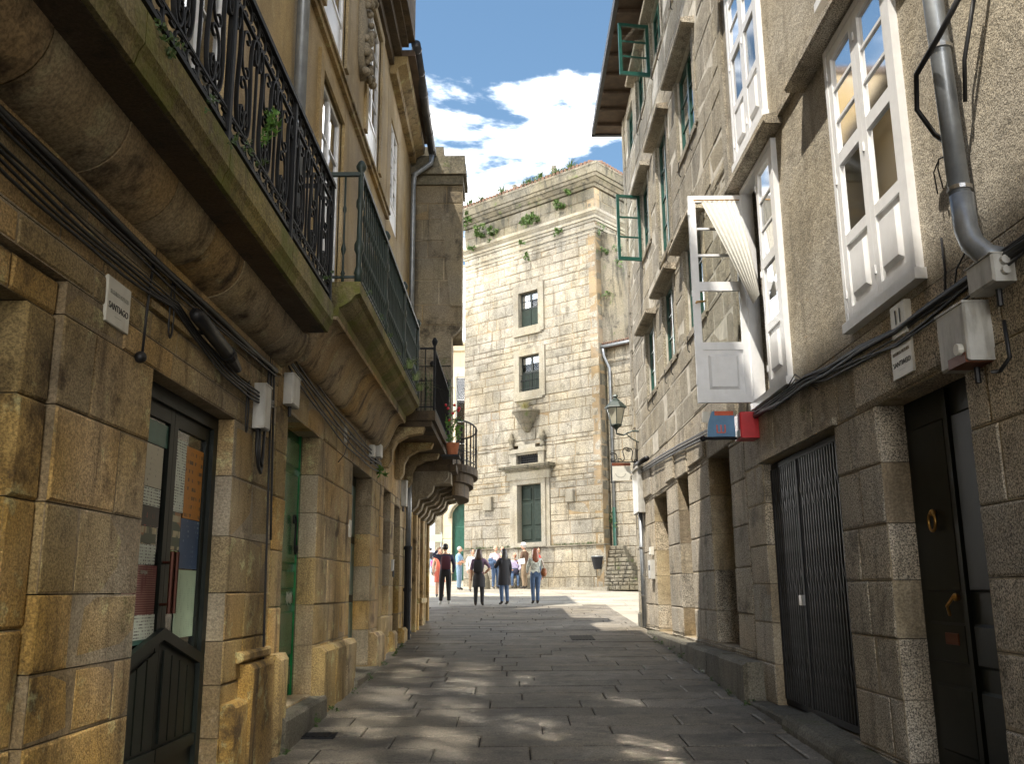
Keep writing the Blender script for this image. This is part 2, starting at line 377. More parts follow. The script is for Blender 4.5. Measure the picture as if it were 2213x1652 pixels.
    def ribbon(s, path, wdir, w, th, mi=0, r=None):
        """flat bar: width w along wdir, thickness th in the plane of the path"""
        path = [Vector(q) for q in path]; wd = Vector(wdir).normalized(); V = []; N = len(path)
        for i, q in enumerate(path):
            t = path[min(i + 1, N - 1)] - path[max(i - 1, 0)]
            t = t.normalized() if t.length > 1e-9 else Vector((0, 0, 1))
            nn = t.cross(wd).normalized()
            V += [q - wd * w / 2 - nn * th / 2, q + wd * w / 2 - nn * th / 2, q + wd * w / 2 + nn * th / 2, q - wd * w / 2 + nn * th / 2]
        F = [(0, 3, 2, 1), tuple(range(4 * N - 4, 4 * N))]
        for i in range(N - 1):
            for k in range(4): F.append((4 * i + k, 4 * i + (k + 1) % 4, 4 * i + 4 + (k + 1) % 4, 4 * i + 4 + k))
        return s.add(V, F, mi, r)
    def lathe(s, prof, c, n=10, ax=None, mi=0, r=None, arc=None):
        """prof (r, h) turned about an axis through c"""
        c = Vector(c); ax = Vector(ax or (0, 0, 1)).normalized()
        e1 = ax.orthogonal().normalized(); e2 = ax.cross(e1); V = []
        for rr, h in prof:
            for k in range(n):
                an = 2 * math.pi * k / n
                V.append(c + ax * h + (e1 * math.cos(an) + e2 * math.sin(an)) * max(rr, 1e-4))
        F = []; P = len(prof)
        for i in range(P - 1):
            for k in range(n): F.append((i * n + k, i * n + (k + 1) % n, (i + 1) * n + (k + 1) % n, (i + 1) * n + k))
        F += [tuple(range(n - 1, -1, -1)), tuple(range((P - 1) * n, P * n))]
        return s.add(V, F, mi, r)
    def ball(s, c, rr, mi=0, n=10, m=7, sc=(1, 1, 1), r=None):
        c = Vector(c); V = [c + Vector((0, 0, -rr * sc[2]))]
        for i in range(1, m):
            th = math.pi * i / m
            for k in range(n):
                an = 2 * math.pi * k / n
                V.append(c + Vector((rr * sc[0] * math.sin(th) * math.cos(an), rr * sc[1] * math.sin(th) * math.sin(an), -rr * sc[2] * math.cos(th))))
        V.append(c + Vector((0, 0, rr * sc[2]))); F = [(0, 1 + (k + 1) % n, 1 + k) for k in range(n)]
        for i in range(m - 2):
            for k in range(n): F.append((1 + i * n + k, 1 + i * n + (k + 1) % n, 1 + (i + 1) * n + (k + 1) % n, 1 + (i + 1) * n + k))
        L = len(V) - 1; b = 1 + (m - 2) * n
        F += [(L, b + k, b + (k + 1) % n) for k in range(n)]
        return s.add(V, F, mi, r)
    def quad(s, a, b, c, d, mi=0, r=None): return s.add([a, b, c, d], [(0, 1, 2, 3)], mi, r)
    def build(s, name, mats, parent=None, smooth=False, recalc=True, **props):
        me = bpy.data.meshes.new(name)
        off = base_of(parent)
        me.from_pydata([tuple(q - off) for q in s.v], [], s.f)
        if not isinstance(mats, (list, tuple)): mats = [mats]
        for m_ in mats: me.materials.append(M[m_] if isinstance(m_, str) else m_)
        if len(mats) > 1: me.polygons.foreach_set('material_index', s.m)
        at = me.attributes.new('rnd', 'FLOAT', 'FACE'); at.data.foreach_set('value', s.r)
        if recalc and len(s.f) < 60000:
            bm = bmesh.new(); bm.from_mesh(me); bmesh.ops.recalc_face_normals(bm, faces=bm.faces); bm.to_mesh(me); bm.free()
        if smooth: me.polygons.foreach_set('use_smooth', [True] * len(me.polygons))
        me.update()
        o = bpy.data.objects.new(name, me); COL.objects.link(o)
        if parent is not None:
            o.parent = parent; BASE[o.name] = off
        return setp(o, **props)
def dup(o, parent, delta=(0, 0, 0)):
    c = o.copy(); COL.objects.link(c); c.parent = parent; c.location = Vector(o.location) + Vector(delta)
    BASE[c.name] = base_of(parent); return c
def smooth_by_angle(o, ang=40):
    me = o.data; me.polygons.foreach_set('use_smooth', [True] * len(me.polygons))
    me.set_sharp_from_angle(angle=rad(ang)); return o

# ---------------------------------------------------------------- coursed masonry
def ashlar(parent, fr, u0, u1, zs, lens, ops, mat, mortar='mortar', depth=0.25, gap=0.008, ch=0.012, jit=0.004, name='stone_block',
           maxparts=290, core=0.012, proud=0.006, pil=0.004, key=None, corename='wall_core', stagger=True):
    Z = sorted(set([round(z, 3) for z in zs] + [round(q, 3) for o in ops for q in (o[2], o[3]) if zs[0] < q < zs[-1]]))
    fixed = set(round(q, 3) for o in ops for q in (o[2], o[3])) | {round(zs[0], 3), round(zs[-1], 3)}
    keep = [Z[0]]
    for z in Z[1:]:                                  # thin slivers give way to the opening edges
        if z - keep[-1] < 0.13:
            if z in fixed and keep[-1] not in fixed: keep[-1] = z
            elif z in fixed: keep.append(z)
        else: keep.append(z)
    rects = []; cm = MB()
    for za, zb in zip(keep[:-1], keep[1:]):
        iv = [(u0, u1)]
        for o in ops:
            if o[2] < zb - 0.01 and o[3] > za + 0.01:
                nv = []
                for a, b in iv:
                    if o[0] > a + 0.01: nv.append((a, min(b, o[0])))
                    if o[1] < b - 0.01: nv.append((max(a, o[1]), b))
                iv = [q for q in nv if q[1] - q[0] > 0.02]
        for a, b in iv:
            cm.fbox(fr, a + (0.004 if a > u0 else 0), b - (0.004 if b < u1 else 0), za + 0.003, zb - 0.003, -depth + 0.01, -core)
            x = a; first = True
            while x < b - 1e-6:
                w = RD.uniform(*lens)
                if first and stagger: w *= RD.uniform(0.45, 1.0); first = False
                if b - (x + w) < lens[0] * 0.55: w = b - x
                rects.append((x, x + w, za, zb)); x += w
    if key: rects.sort(key=key)
    rest = MB()
    for i, (a, b, za, zb) in enumerate(rects):
        t = MB() if i < maxparts else rest
        g = gap / 2 * RD.uniform(0.6, 1.6); pr = RD.uniform(-proud, proud)
        t.bevbox(fr, a + g, b - g, za + g, zb - g, -depth, pr, min(ch, (zb - za) * 0.2, (b - a) * 0.2), jit=jit, pil=pil)
        if i < maxparts: t.build(name, mat, parent)
    if rest.f: rest.build(name + '_field', mat, parent, kind='stuff')
    cm.build(corename, mortar, parent)
    return rects
def wallsheet(parent, fr, u0, u1, z0, z1, ops, mat, name='wall', depth=0.25, o1=0.0):
    us = sorted(set([u0, u1] + [q for o in ops for q in o[:2] if u0 < q < u1])); zz = sorted(set([z0, z1] + [q for o in ops for q in o[2:4] if z0 < q < z1]))
    m = MB()
    inside = lambda u, z: any(o[0] < u < o[1] and o[2] < z < o[3] for o in ops)
    def solid(i, j): return 0 <= i < len(us) - 1 and 0 <= j < len(zz) - 1 and not inside((us[i] + us[i + 1]) / 2, (zz[j] + zz[j + 1]) / 2)
    for i in range(len(us) - 1):
        for j in range(len(zz) - 1):
            if not solid(i, j): continue
            a, b, c, d = us[i], us[i + 1], zz[j], zz[j + 1]
            m.quad(fr(a, c, o1), fr(b, c, o1), fr(b, d, o1), fr(a, d, o1), r=0.5)
            for (ii, jj, e) in ((i - 1, j, ((a, c), (a, d))), (i + 1, j, ((b, c), (b, d))), (i, j - 1, ((a, c), (b, c))), (i, j + 1, ((a, d), (b, d)))):
                if not solid(ii, jj):
                    (p, q), (r_, s_) = e; m.quad(fr(p, q, o1), fr(r_, s_, o1), fr(r_, s_, -depth), fr(p, q, -depth), r=0.5)
    return m.build(name, mat, parent)
def courses(z0, z1, h, var=0.25):
    out = [z0]
    while out[-1] < z1 - h * 0.6: out.append(out[-1] + h * RD.uniform(1 - var, 1 + var))
    out[-1] = z1 if z1 - out[-1] < h * 0.6 else out[-1]
    if out[-1] < z1: out.append(z1)
    return out
LF = Fr((-2.15, 0), (0, 1), (1, 0))
RF = Fr((2.8, 0), (0, 1), (-1, 0))
# ================================================================ GROUND
def ground_sheet():
    t = NT('plaza_ground'); v = t.co()
    br = t.n('ShaderNodeTexBrick'); br.inputs['Scale'].default_value = 1.0
    br.inputs['Brick Width'].default_value = 1.1; br.inputs['Row Height'].default_value = 0.6; br.inputs['Mortar Size'].default_value = 0.012
    br.inputs['Color1'].default_value = (0.40, 0.37, 0.30, 1); br.inputs['Color2'].default_value = (0.35, 0.32, 0.26, 1); br.inputs['Mortar'].default_value = (0.2, 0.18, 0.15, 1)
    t.t.links.new(v, br.inputs['Vector'])
    c = t.mix(t.rng(t.noise(v, 1.3, 6), 0.35, 0.7, 0, 0.35), br.outputs['Color'], (0.09, 0.08, 0.06))
    M['plaza'] = t.fin(c, 0.75, t.bump(t.noise(v, 30, 4), 0.3, 0.01))
    m = MB(); S = 300
    zz = lambda y: gz(y) - 0.035
    m.quad((-S, 45, gz(45) - 0.004), (S, 45, gz(45) - 0.004), (S, 330, gz(330)), (-S, 330, gz(330)))
    m.quad((-S, -60, zz(-60)), (S, -60, zz(-60)), (S, 45, zz(45)), (-S, 45, zz(45)))
    m.build('ground', ['plaza'], kind='structure')
ground_sheet()
street = MB(); street.quad((-3.2, -6, gz(-6) - 0.028), (3.3, -6, gz(-6) - 0.028), (3.3, 29, gz(29) - 0.028), (-3.2, 29, gz(29) - 0.028))
street = street.build('street', 'joint', kind='structure')
def slab(m, x0, x1, y0, y1, h=0.0, jit=0.004, ch=0.012):
    j = lambda: RD.uniform(-jit, jit)
    B = [(x0, y0), (x1, y0), (x1, y1), (x0, y1)]; c = [(1, 1), (-1, 1), (-1, -1), (1, -1)]
    V = [Vector((x, y, gz(y) - 0.06)) for x, y in B] + [Vector((x, y, gz(y) + h - ch * 0.7)) for x, y in B]
    e = [(abs(j()) * 2, abs(j()) * 2) for _ in B]
    V += [Vector((x + a * (ch + p), y + b * (ch + q), gz(y) + h + j())) for (x, y), (a, b), (p, q) in zip(B, c, e)]
    F = [(8, 9, 10, 11)]
    for k in range(4):
        q = (k + 1) % 4; F += [(k, q, 4 + q, 4 + k), (4 + k, 4 + q, 8 + q, 8 + k)]
    m.add(V, F)
y = 5.6; nsl = 0
while y < 28.6:
    dy = RD.uniform(0.40, 0.62); skew = RD.uniform(-0.05, 0.05)
    x = -2.35 - RD.uniform(0, 0.8)
    while x < 2.75:
        w = RD.choice((RD.uniform(0.55, 0.9), RD.uniform(0.9, 1.4), RD.uniform(1.1, 1.9)))
        m = MB(); g = RD.uniform(0.004, 0.012)
        slab(m, max(x, -2.45) + g, min(x + w, 2.78) - g, y + g + RD.uniform(0, 0.012), y + dy - g, RD.uniform(-0.006, 0.006), 0.005, 0.011)
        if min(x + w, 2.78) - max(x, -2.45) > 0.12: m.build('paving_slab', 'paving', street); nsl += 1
        x += w
    y += dy
M['paving_sun'] = stone('sunlit_plaza_granite', (0.42, 0.385, 0.315), (0.36, 0.325, 0.26), (0.22, 0.20, 0.16), stain=0.35, speck=0.25, bump=0.25, rough=0.75, vary=0.25)  # pale copy of the street granite, with sunshine put into its colour
plaza = MB(); y = 28.6
plz = MB(); plz.quad((-12, 28.2, gz(28.2) - 0.03), (12, 28.2, gz(28.2) - 0.03), (12, 45.2, gz(45.2) - 0.03), (-12, 45.2, gz(45.2) - 0.03))
plz = plz.build('plaza', 'joint', kind='structure')
y = 28.62; cand = []
while y < 45:
    dy = RD.uniform(0.5, 0.75); x = -7.5 - RD.uniform(0, 1)
    while x < 9:
        w = RD.uniform(0.8, 1.6); cand.append((x, x + w, y, y + dy)); x += w
    y += dy
cand.sort(key=lambda c: abs((c[0] + c[1]) / 2 + 0.3) * 1.6 + c[2] - 28)
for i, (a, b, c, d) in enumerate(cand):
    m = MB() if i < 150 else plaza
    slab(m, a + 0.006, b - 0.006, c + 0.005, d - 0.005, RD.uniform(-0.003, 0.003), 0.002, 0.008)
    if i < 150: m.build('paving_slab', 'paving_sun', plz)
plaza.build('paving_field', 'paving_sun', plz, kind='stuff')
# the strip of street to the right of the corner and beside the walls
m = MB(); m.quad((2.7, 20.2, gz(20.2) - 0.012), (14, 20.2, gz(20.2) - 0.012), (14, 28.7, gz(28.7) - 0.012), (2.7, 28.7, gz(28.7) - 0.012)); m.build('side_street', 'plaza', kind='structure')
# iron covers let into the street
def cover(x0, x1, y0, y1, label):
    t = thing('drain_cover', label, 'drain cover', ((x0 + x1) / 2, (y0 + y1) / 2, gz((y0 + y1) / 2)))
    m = MB(); z = lambda y: gz(y) + 0.009
    m.hexa([(x0, y0, z(y0) - .03), (x1, y0, z(y0) - .03), (x1, y1, z(y1) - .03), (x0, y1, z(y1) - .03), (x0, y0, z(y0)), (x1, y0, z(y0)), (x1, y1, z(y1)), (x0, y1, z(y1))])
    m.build('plate', 'iron', t)
    r = MB(); n = 7
    for k in range(n):
        a = x0 + (x1 - x0) * (k + 0.25) / n; b = a + (x1 - x0) * 0.5 / n
        r.hexa([(a, y0 + .03, z(y0 + .03)), (b, y0 + .03, z(y0 + .03)), (b, y1 - .03, z(y1 - .03)), (a, y1 - .03, z(y1 - .03)), (a, y0 + .03, z(y0 + .03) + .006), (b, y0 + .03, z(y0 + .03) + .006), (b, y1 - .03, z(y1 - .03) + .006), (a, y1 - .03, z(y1 - .03) + .006)])
    r.build('rib', 'iron', t)
p = onG(682, 1592); cover(p.x - 0.19, p.x + 0.19, p.y - 0.13, p.y + 0.13, 'dark iron drain cover beside the left wall near the shop door')
p = onG(1258, 1380); cover(p.x - 0.22, p.x + 0.22, p.y - 0.45, p.y + 0.45, 'long iron drain grating in the middle of the street')

# ================================================================ shared pieces
def casement(parent, fr, u0, u1, z0, z1, o, mat, cols=2, rows=3, stile=0.055, bar=0.022, dep=0.05, panel=0.0, name='window', curtain=None, back=True, thick_mid=True):
    """timber window: frame mesh, panes as sub-parts"""
    m = MB()
    def B(a, b, c, d, e=0.0): m.fbox(fr, a, b, c, d, o - dep, o + e)
    B(u0, u0 + stile, z0, z1); B(u1 - stile, u1, z0, z1); B(u0 + stile, u1 - stile, z1 - stile, z1, -0.002); B(u0 + stile, u1 - stile, z0, z0 + stile * 1.3, -0.002)
    zb = z0 + stile * 1.3
    if panel:
        B(u0 + stile, u1 - stile, zb, zb + panel, -0.015); zb += panel
        B(u0 + stile, u1 - stile, zb, zb + stile, -0.001); zb += stile
    iu0, iu1, iz1 = u0 + stile, u1 - stile, z1 - stile
    wc = (iu1 - iu0) / cols
    for k in range(1, cols):
        w = stile * 0.9 if (thick_mid and cols == 2) else bar
        B(iu0 + wc * k - w, iu0 + wc * k + w, zb, iz1, -0.001)
    hr = (iz1 - zb) / rows
    for k in range(1, rows): B(iu0, iu1, zb + hr * k - bar / 2, zb + hr * k + bar / 2, -0.012)
    w = m.build(name, mat, parent)
    for a in range(cols):
        for b in range(rows):
            g = MB(); g.quad(fr(iu0 + wc * a, zb + hr * b, o - dep * 0.55), fr(iu0 + wc * (a + 1), zb + hr * b, o - dep * 0.55), fr(iu0 + wc * (a + 1), zb + hr * (b + 1), o - dep * 0.55), fr(iu0 + wc * a, zb + hr * (b + 1), o - dep * 0.55))
            g.build('pane', 'glass', w)
    if back:
        d = MB(); d.quad(fr(u0, z0, o - dep - 0.12), fr(u1, z0, o - dep - 0.12), fr(u1, z1, o - dep - 0.12), fr(u0, z1, o - dep - 0.12)); d.build('unlit_room_sheet', 'room', w)
    return w
def curtain_sheet(parent, P, name='curtain', mat='curtain', nu=24, nv=8, fold=0.02, freq=9):
    """P(s,t)->Vector, gathered cloth"""
    m = MB(); V = []
    for j in range(nv + 1):
        for i in range(nu + 1): V.append(P(i / nu, j / nv))
    F = [(j * (nu + 1) + i, j * (nu + 1) + i + 1, (j + 1) * (nu + 1) + i + 1, (j + 1) * (nu + 1) + i) for j in range(nv) for i in range(nu)]
    m.add(V, F); return m.build(name, mat, parent, smooth=True)
def french_leaf(parent, fr, u0, u1, z0, z1, o, mat='white', name='window_leaf', dep=0.045, panel=0.52, low=0.62, stile=0.085, bars=2):
    """tall glazed leaf: three upper panes, one lower pane, raised panel at the foot"""
    m = MB()
    def B(a, b, c, d, e=0.0, f=0.0): m.fbox(fr, a, b, c, d, o - dep + f, o + e)
    B(u0, u0 + stile, z0, z1); B(u1 - stile, u1, z0, z1)
    a, b = u0 + stile, u1 - stile
    z = z0; B(a, b, z, z + 0.10, -0.001); z += 0.10; pz0 = z; z += panel; pz1 = z
    B(a, b, pz0, pz1, -0.018)
    B(a, b, z, z + 0.09, -0.001); z += 0.09; l0 = z; z += low; l1 = z
    B(a, b, z, z + 0.11, -0.001); z += 0.11; t0 = z; t1 = z1 - stile
    B(a, b, t1, z1, -0.001); panes = [(l0, l1)]
    h = (t1 - t0) / (bars + 1)
    for k in range(bars): B(a, b, t0 + h * (k + 1) - 0.013, t0 + h * (k + 1) + 0.013, -0.008)
    for k in range(bars + 1): panes.append((t0 + h * k, t0 + h * (k + 1)))
    w = m.build(name, mat, parent)
    rp = MB(); q = 0.055                               # raised and fielded panel
    rp.bevbox(fr, a + q, b - q, pz0 + q, pz1 - q, o - 0.02, o + 0.012, 0.03); rp.build('panel', mat, w)
    for c, d in panes:
        g = MB(); g.quad(fr(a, c, o - dep * 0.5), fr(b, c, o - dep * 0.5), fr(b, d, o - dep * 0.5), fr(a, d, o - dep * 0.5)); g.build('pane', 'glass', w)
    for f in (0.08, 0.5, 0.9):
        hg = MB(); hg.fbox(fr, u1 - 0.012, u1 + 0.012, z0 + (z1 - z0) * f, z0 + (z1 - z0) * f + 0.07, o - 0.01, o + 0.012); hg.build('hinge', 'white', w)
    return w
def cornu(n=46, a=11.0, p=1.0, c=False, k0=0.0):
    """scroll curve in unit box: S scroll (or C scroll) with curled ends"""
    x = y = th = 0.0; pts = []; N = n * 6; ds = 2.0 / N
    for i in range(N + 1):
        s_ = -1 + i * ds; k = a * (abs(s_) ** p) * (1 if c else (1 if s_ > 0 else -1)) + k0
        if i % 6 == 0: pts.append((x, y))
        th += k * ds; x += math.cos(th) * ds; y += math.sin(th) * ds
    mid = pts[len(pts) // 2]; e = (pts[-len(pts) // 3][0] - pts[len(pts) // 3][0], pts[-len(pts) // 3][1] - pts[len(pts) // 3][1])
    an = math.pi / 2 - math.atan2(e[1], e[0])
    q = [(math.cos(an) * a_ - math.sin(an) * b_, math.sin(an) * a_ + math.cos(an) * b_) for a_, b_ in pts]
    x0, x1 = min(t[0] for t in q), max(t[0] for t in q); y0, y1 = min(t[1] for t in q), max(t[1] for t in q)
    return [((a_ - x0) / (x1 - x0), (b_ - y0) / (y1 - y0)) for a_, b_ in q]
S_CURVE = cornu(a=16.0, p=1.25)
C_CURVE = cornu(a=14.0, p=1.6, c=True, k0=0.4)
def place_scroll(mb, fr, curve, u0, u1, z0, z1, o, w=0.026, th=0.013, flip=False, upside=False):
    mb.ribbon([fr(u0 + (1 - a if flip else a) * (u1 - u0), z0 + (1 - b if upside else b) * (z1 - z0), o) for a, b in curve], (fr.N.x, fr.N.y, 0), w, th)
def body_box(parent, x0, x1, y0, y1, z0, z1, mat='dark', name='inner_wall'):
    m = MB(); m.box(x0, x1, y0, y1, z0, z1); return m.build(name, mat, parent)
def sag(p, q, n, d, wob=0.0):
    p, q = Vector(p), Vector(q); out = []
    for i in range(n + 1):
        t = i / n; v = p.lerp(q, t); v.z -= d * 4 * t * (1 - t); v.z += wob * math.sin(t * 17 + d * 90) ; out.append(v)
    return out
def cable(path, r, label, group=None, mat='cable', name='cable'):
    m = MB(); m.tube(path, r, 6); o = m.build(name, mat, None, smooth=True)
    return setp(o, label, 'cable', group)
def blades(m, c, n, h, spread, w=0.012, droop=0.5, up=(0, 0, 1), seed=None):
    """tuft of arching leaf blades"""
    c = Vector(c); up = Vector(up)
    for _ in range(n):
        an = RD.uniform(0, 2 * math.pi); L = h * RD.uniform(0.6, 1.15); sp = spread * RD.uniform(0.2, 1)
        d = Vector((math.cos(an), math.sin(an), 0)); side = Vector((-d.y, d.x, 0)); b = c + d * RD.uniform(0, spread * 0.15); V = []
        for k in range(4):
            t = k / 3; q = b + d * sp * t * t + up * (L * (t - droop * t * t * t)); ww = w * (1 - 0.85 * t)
            V += [q - side * ww / 2, q + side * ww / 2]
        m.add(V, [(0, 1, 3, 2), (2, 3, 5, 4), (4, 5, 7, 6)])
def leaves(m, c, n, R_, s, flat=1.0):
    c = Vector(c)
    for _ in range(n):
        v = Vector((RD.gauss(0, 1), RD.gauss(0, 1), RD.gauss(0, 1))); v = v.normalized() * R_ * RD.random() ** 0.5; v.z *= flat
        a = Vector((RD.gauss(0, 1), RD.gauss(0, 1), RD.gauss(0, 1))).normalized(); b = a.orthogonal().normalized(); q = s * RD.uniform(0.6, 1.2)
        p = c + v; m.add([p - a * q, p + b * q * 0.45, p + a * q, p - b * q * 0.45], [(0, 1, 2, 3)])
def weed(c, n, R_, s, label, group, mat='weed', name='weed', flat=1.0):
    m = MB(); c = Vector(c)
    for q in range(6): leaves(m, c + Vector((RD.gauss(0, .45), RD.gauss(0, .45), RD.gauss(-.1, .5))) * R_, n // 6 + 1, R_ * RD.uniform(.3, .6), s, flat)
    return setp(m.build(name, mat, None, recalc=False), label, 'weed', group)
def text3d(body, fr, u, z, o, size, mat, parent, flip=1, name='lettering', sx=1.0):
    cu = bpy.data.curves.new(name, 'FONT'); cu.body = body; cu.size = size; cu.align_x = 'CENTER'; cu.align_y = 'CENTER'; cu.extrude = 0.001
    ob = bpy.data.objects.new(name, cu); COL.objects.link(ob)
    bpy.context.view_layer.update()
    me = bpy.data.meshes.new_from_object(ob); bpy.data.objects.remove(ob)
    m = MB(); m.add([fr(u + flip * v.co.x * sx, z + v.co.y, o + v.co.z) for v in me.vertices], [tuple(p.vertices) for p in me.polygons])
    bpy.data.meshes.remove(me)
    return m.build(name, mat, parent)
# ================================================================ LEFT HOUSE WITH THE SCROLL BALCONY
XL = -2.15
h1 = thing('stone_house', 'warm brown stone house with a scrolled iron balcony over a glazed shop door', 'house', (-2.5, 6, 0.2))
D1 = (5.49, 7.18, 0.42, 3.07)
ashlar(h1, LF, 2.3, 8.42, [0.05, 0.45, 0.72, 1.09, 1.40, 1.75, 2.17, 2.63, 3.07, 3.40, 3.60, 3.80], (0.38, 0.95), [(2.2, 4.34, 0.0, 3.24), D1], 'left', core=0.005, gap=0.009, jit=0.006, ch=0.008)
FR0 = Fr((XL - 0.045, 0), (0, 1), (1, 0))
ashlar(h1, FR0, 2.3, 4.338, [0.05, 0.6, 1.09, 1.6, 2.17, 2.63, 3.06, 3.235], (0.5, 0.9), [(2.2, 4.08, 0.0, 3.06)], 'left', depth=0.32, name='frame_stone', corename='frame_core')
m = MB(); m.fbox(LF, 2.2, 4.1, 0.0, 3.1, -0.40, -0.36); m.build('dark_doorway_sheet', 'dark', h1)  # near-black sheet, the doorway's inner darkness put into its colour
wallsheet(h1, LF, -16, 2.3, 0.0 - 0.8, 3.8, [], 'left', name='wall', o1=-0.003)
# plinth stones at the foot
for a, b, zt in ((4.36, 4.95, 0.62), (4.97, 5.46, 0.66), (7.22, 7.62, 0.95), (7.64, 8.40, 1.20)):
    m = MB(); m.bevbox(LF, a, b, 0.1, zt, -0.05, 0.07 if a < 7 else 0.10, 0.03, jit=0.01); m.build('plinth_stone', 'left', h1)
m = MB(); m.bevbox(LF, 7.5, 8.40, 1.22, 1.30, -0.02, 0.06, 0.02); m.build('plinth_cap', 'left', h1)
m = MB(); m.fbox(LF, 5.30, 7.44, 3.405, 3.45, -0.02, 0.03); m.build('lintel_moulding', 'left', h1)
m = MB(); m.bevbox(LF, 5.2, 7.5, 0.0, 0.42, -0.3, 0.05, 0.02, jit=0.008); m.build('door_step', 'kerb', h1)
# upper wall and roof, the upper floors stand above the frame and shade the street
W0 = (5.45, 6.55, 4.36, 6.95); W0b = (2.9, 4.0, 4.36, 6.95)
wallsheet(h1, LF, -16, 8.42, 3.8, 17.0, [W0, W0b], 'left_up', name='upper_wall', o1=-0.004)
casement(h1, LF, W0[0], W0[1], W0[2], W0[3], -0.08, 'white', 2, 4, panel=0.5)
casement(h1, LF, W0b[0], W0b[1], W0b[2], W0b[3], -0.08, 'white', 2, 4, panel=0.5)
for w in (W0, W0b):
    m = MB(); m.fbox(LF, w[0] - 0.16, w[0], w[2], w[3] + 0.16, -0.02, 0.03); m.fbox(LF, w[1], w[1] + 0.16, w[2], w[3] + 0.16, -0.02, 0.03); m.fbox(LF, w[0], w[1], w[3], w[3] + 0.16, -0.02, 0.028); m.build('window_surround', 'left_up', h1)
body_box(h1, -11, -2.45, -16, 8.40, -1, 16.9)
m = MB(); m.box(-11.5, -1.62, -16.3, 8.62, 17.0, 17.25); m.build('roof_eave', 'wood_eave', h1)
# balcony: quarter-round corbel stones, slab, railing
d = -3.0
while d < 8.3:
    L = RD.uniform(0.62, 0.86); e = min(d + L, 8.38)
    rq = 0.275 + RD.uniform(-0.008, 0.004)
    prof = [(0.0, 0.03)] + [(rq * math.sin(a), 0.275 - rq * math.cos(a)) for a in [math.pi / 2 * k / 9 for k in range(10)]] + [(0.275, 0.30), (-0.02, 0.30)]
    m = MB(); m.sweep(prof, (XL, d + 0.006, 3.765), (XL, e - 0.006, 3.765)); o = m.build('corbel_stone', 'corbel', h1); smooth_by_angle(o, 30)
    d = e if e < 8.37 else 9
m = MB(); m.fbox(LF, -3, 8.42, 3.70, 3.764, -0.02, 0.035); m.build('corbel_fillet', 'left', h1)
cuts = [-3.0, -1.3, 0.4, 2.0, 3.75, 5.02, 6.6, 8.2]
for a, b in zip(cuts[:-1], cuts[1:]):
    m = MB(); X0, X1 = -2.16, -1.62
    prof = [(0, 0), (0.50, 0.0), (0.515, 0.06), (0.54, 0.10), (0.54, 0.26), (0.52, 0.275), (0, 0.275)]
    m.sweep(prof, (X0, a + 0.005, 4.045), (X0, b - 0.005, 4.045)); m.build('balcony_slab', 'slab', h1)
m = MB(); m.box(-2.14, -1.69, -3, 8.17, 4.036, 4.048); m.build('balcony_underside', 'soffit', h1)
BR = Fr((-1.655, 0), (0, 1), (1, 0)); RZ0, RZ1 = 4.34, 5.45
m = MB()
for z, t_ in ((RZ0 + 0.05, 0.014), (RZ0 + 0.17, 0.009), (RZ1 - 0.17, 0.009)): m.fbox(BR, 2.0, 8.15, z - t_, z + t_, -0.012, 0.012)
m.fbox(BR, 2.0, 8.17, RZ1 - 0.02, RZ1 + 0.02, -0.03, 0.03)
m.box(-2.15, -1.655, 8.125, 8.15, RZ1 - 0.02, RZ1 + 0.02); m.box(-2.15, -1.655, 8.125, 8.15, RZ0 + 0.03, RZ0 + 0.055)
rail = m.build('balcony_railing', 'iron', h1)
for d in (3.45, 5.03, 6.6, 8.14):
    m = MB(); m.fbox(BR, d - 0.022, d + 0.022, RZ0 - 0.02, RZ1, -0.022, 0.022); m.build('post', 'iron', rail)
posts = [2.0, 3.45, 5.03, 6.6, 8.14]
for a, b in zip(posts[:-1], posts[1:]):
    n = 3; w = (b - a - 0.06) / n
    for k in range(n):
        u = a + 0.03 + w * k; z0, z1 = RZ0 + 0.18, RZ1 - 0.18
        m = MB(); place_scroll(m, BR, S_CURVE, u + 0.01, u + w * 0.5 - 0.008, z0, z1, 0); m.build('scroll', 'iron', rail)
        m = MB(); place_scroll(m, BR, S_CURVE, u + w * 0.5 + 0.008, u + w - 0.01, z0, z1, 0, flip=True); m.build('scroll', 'iron', rail)
        m = MB(); place_scroll(m, BR, C_CURVE, u + w * 0.36, u + w * 0.64, z0 + 0.05, z0 + 0.36, 0.0, w=0.016); m.build('scroll', 'iron', rail)
        m = MB(); place_scroll(m, BR, C_CURVE, u + w * 0.36, u + w * 0.64, z1 - 0.36, z1 - 0.05, 0.0, w=0.016, flip=True); m.build('scroll', 'iron', rail)
        for q in (0.02, 0.35, 0.68):
            m = MB(); place_scroll(m, BR, C_CURVE, u + w * q, u + w * (q + 0.3), RZ1 - 0.155, RZ1 - 0.03, 0, w=0.016); m.build('small_scroll', 'iron', rail)
            m = MB(); place_scroll(m, BR, C_CURVE, u + w * q, u + w * (q + 0.3), RZ0 + 0.065, RZ0 + 0.16, 0, w=0.016, flip=True); m.build('small_scroll', 'iron', rail)
        m = MB(); m.fbox(BR, u + w - 0.007, u + w + 0.007, RZ0 + 0.05, RZ1, -0.009, 0.009); m.build('bar', 'iron', rail)
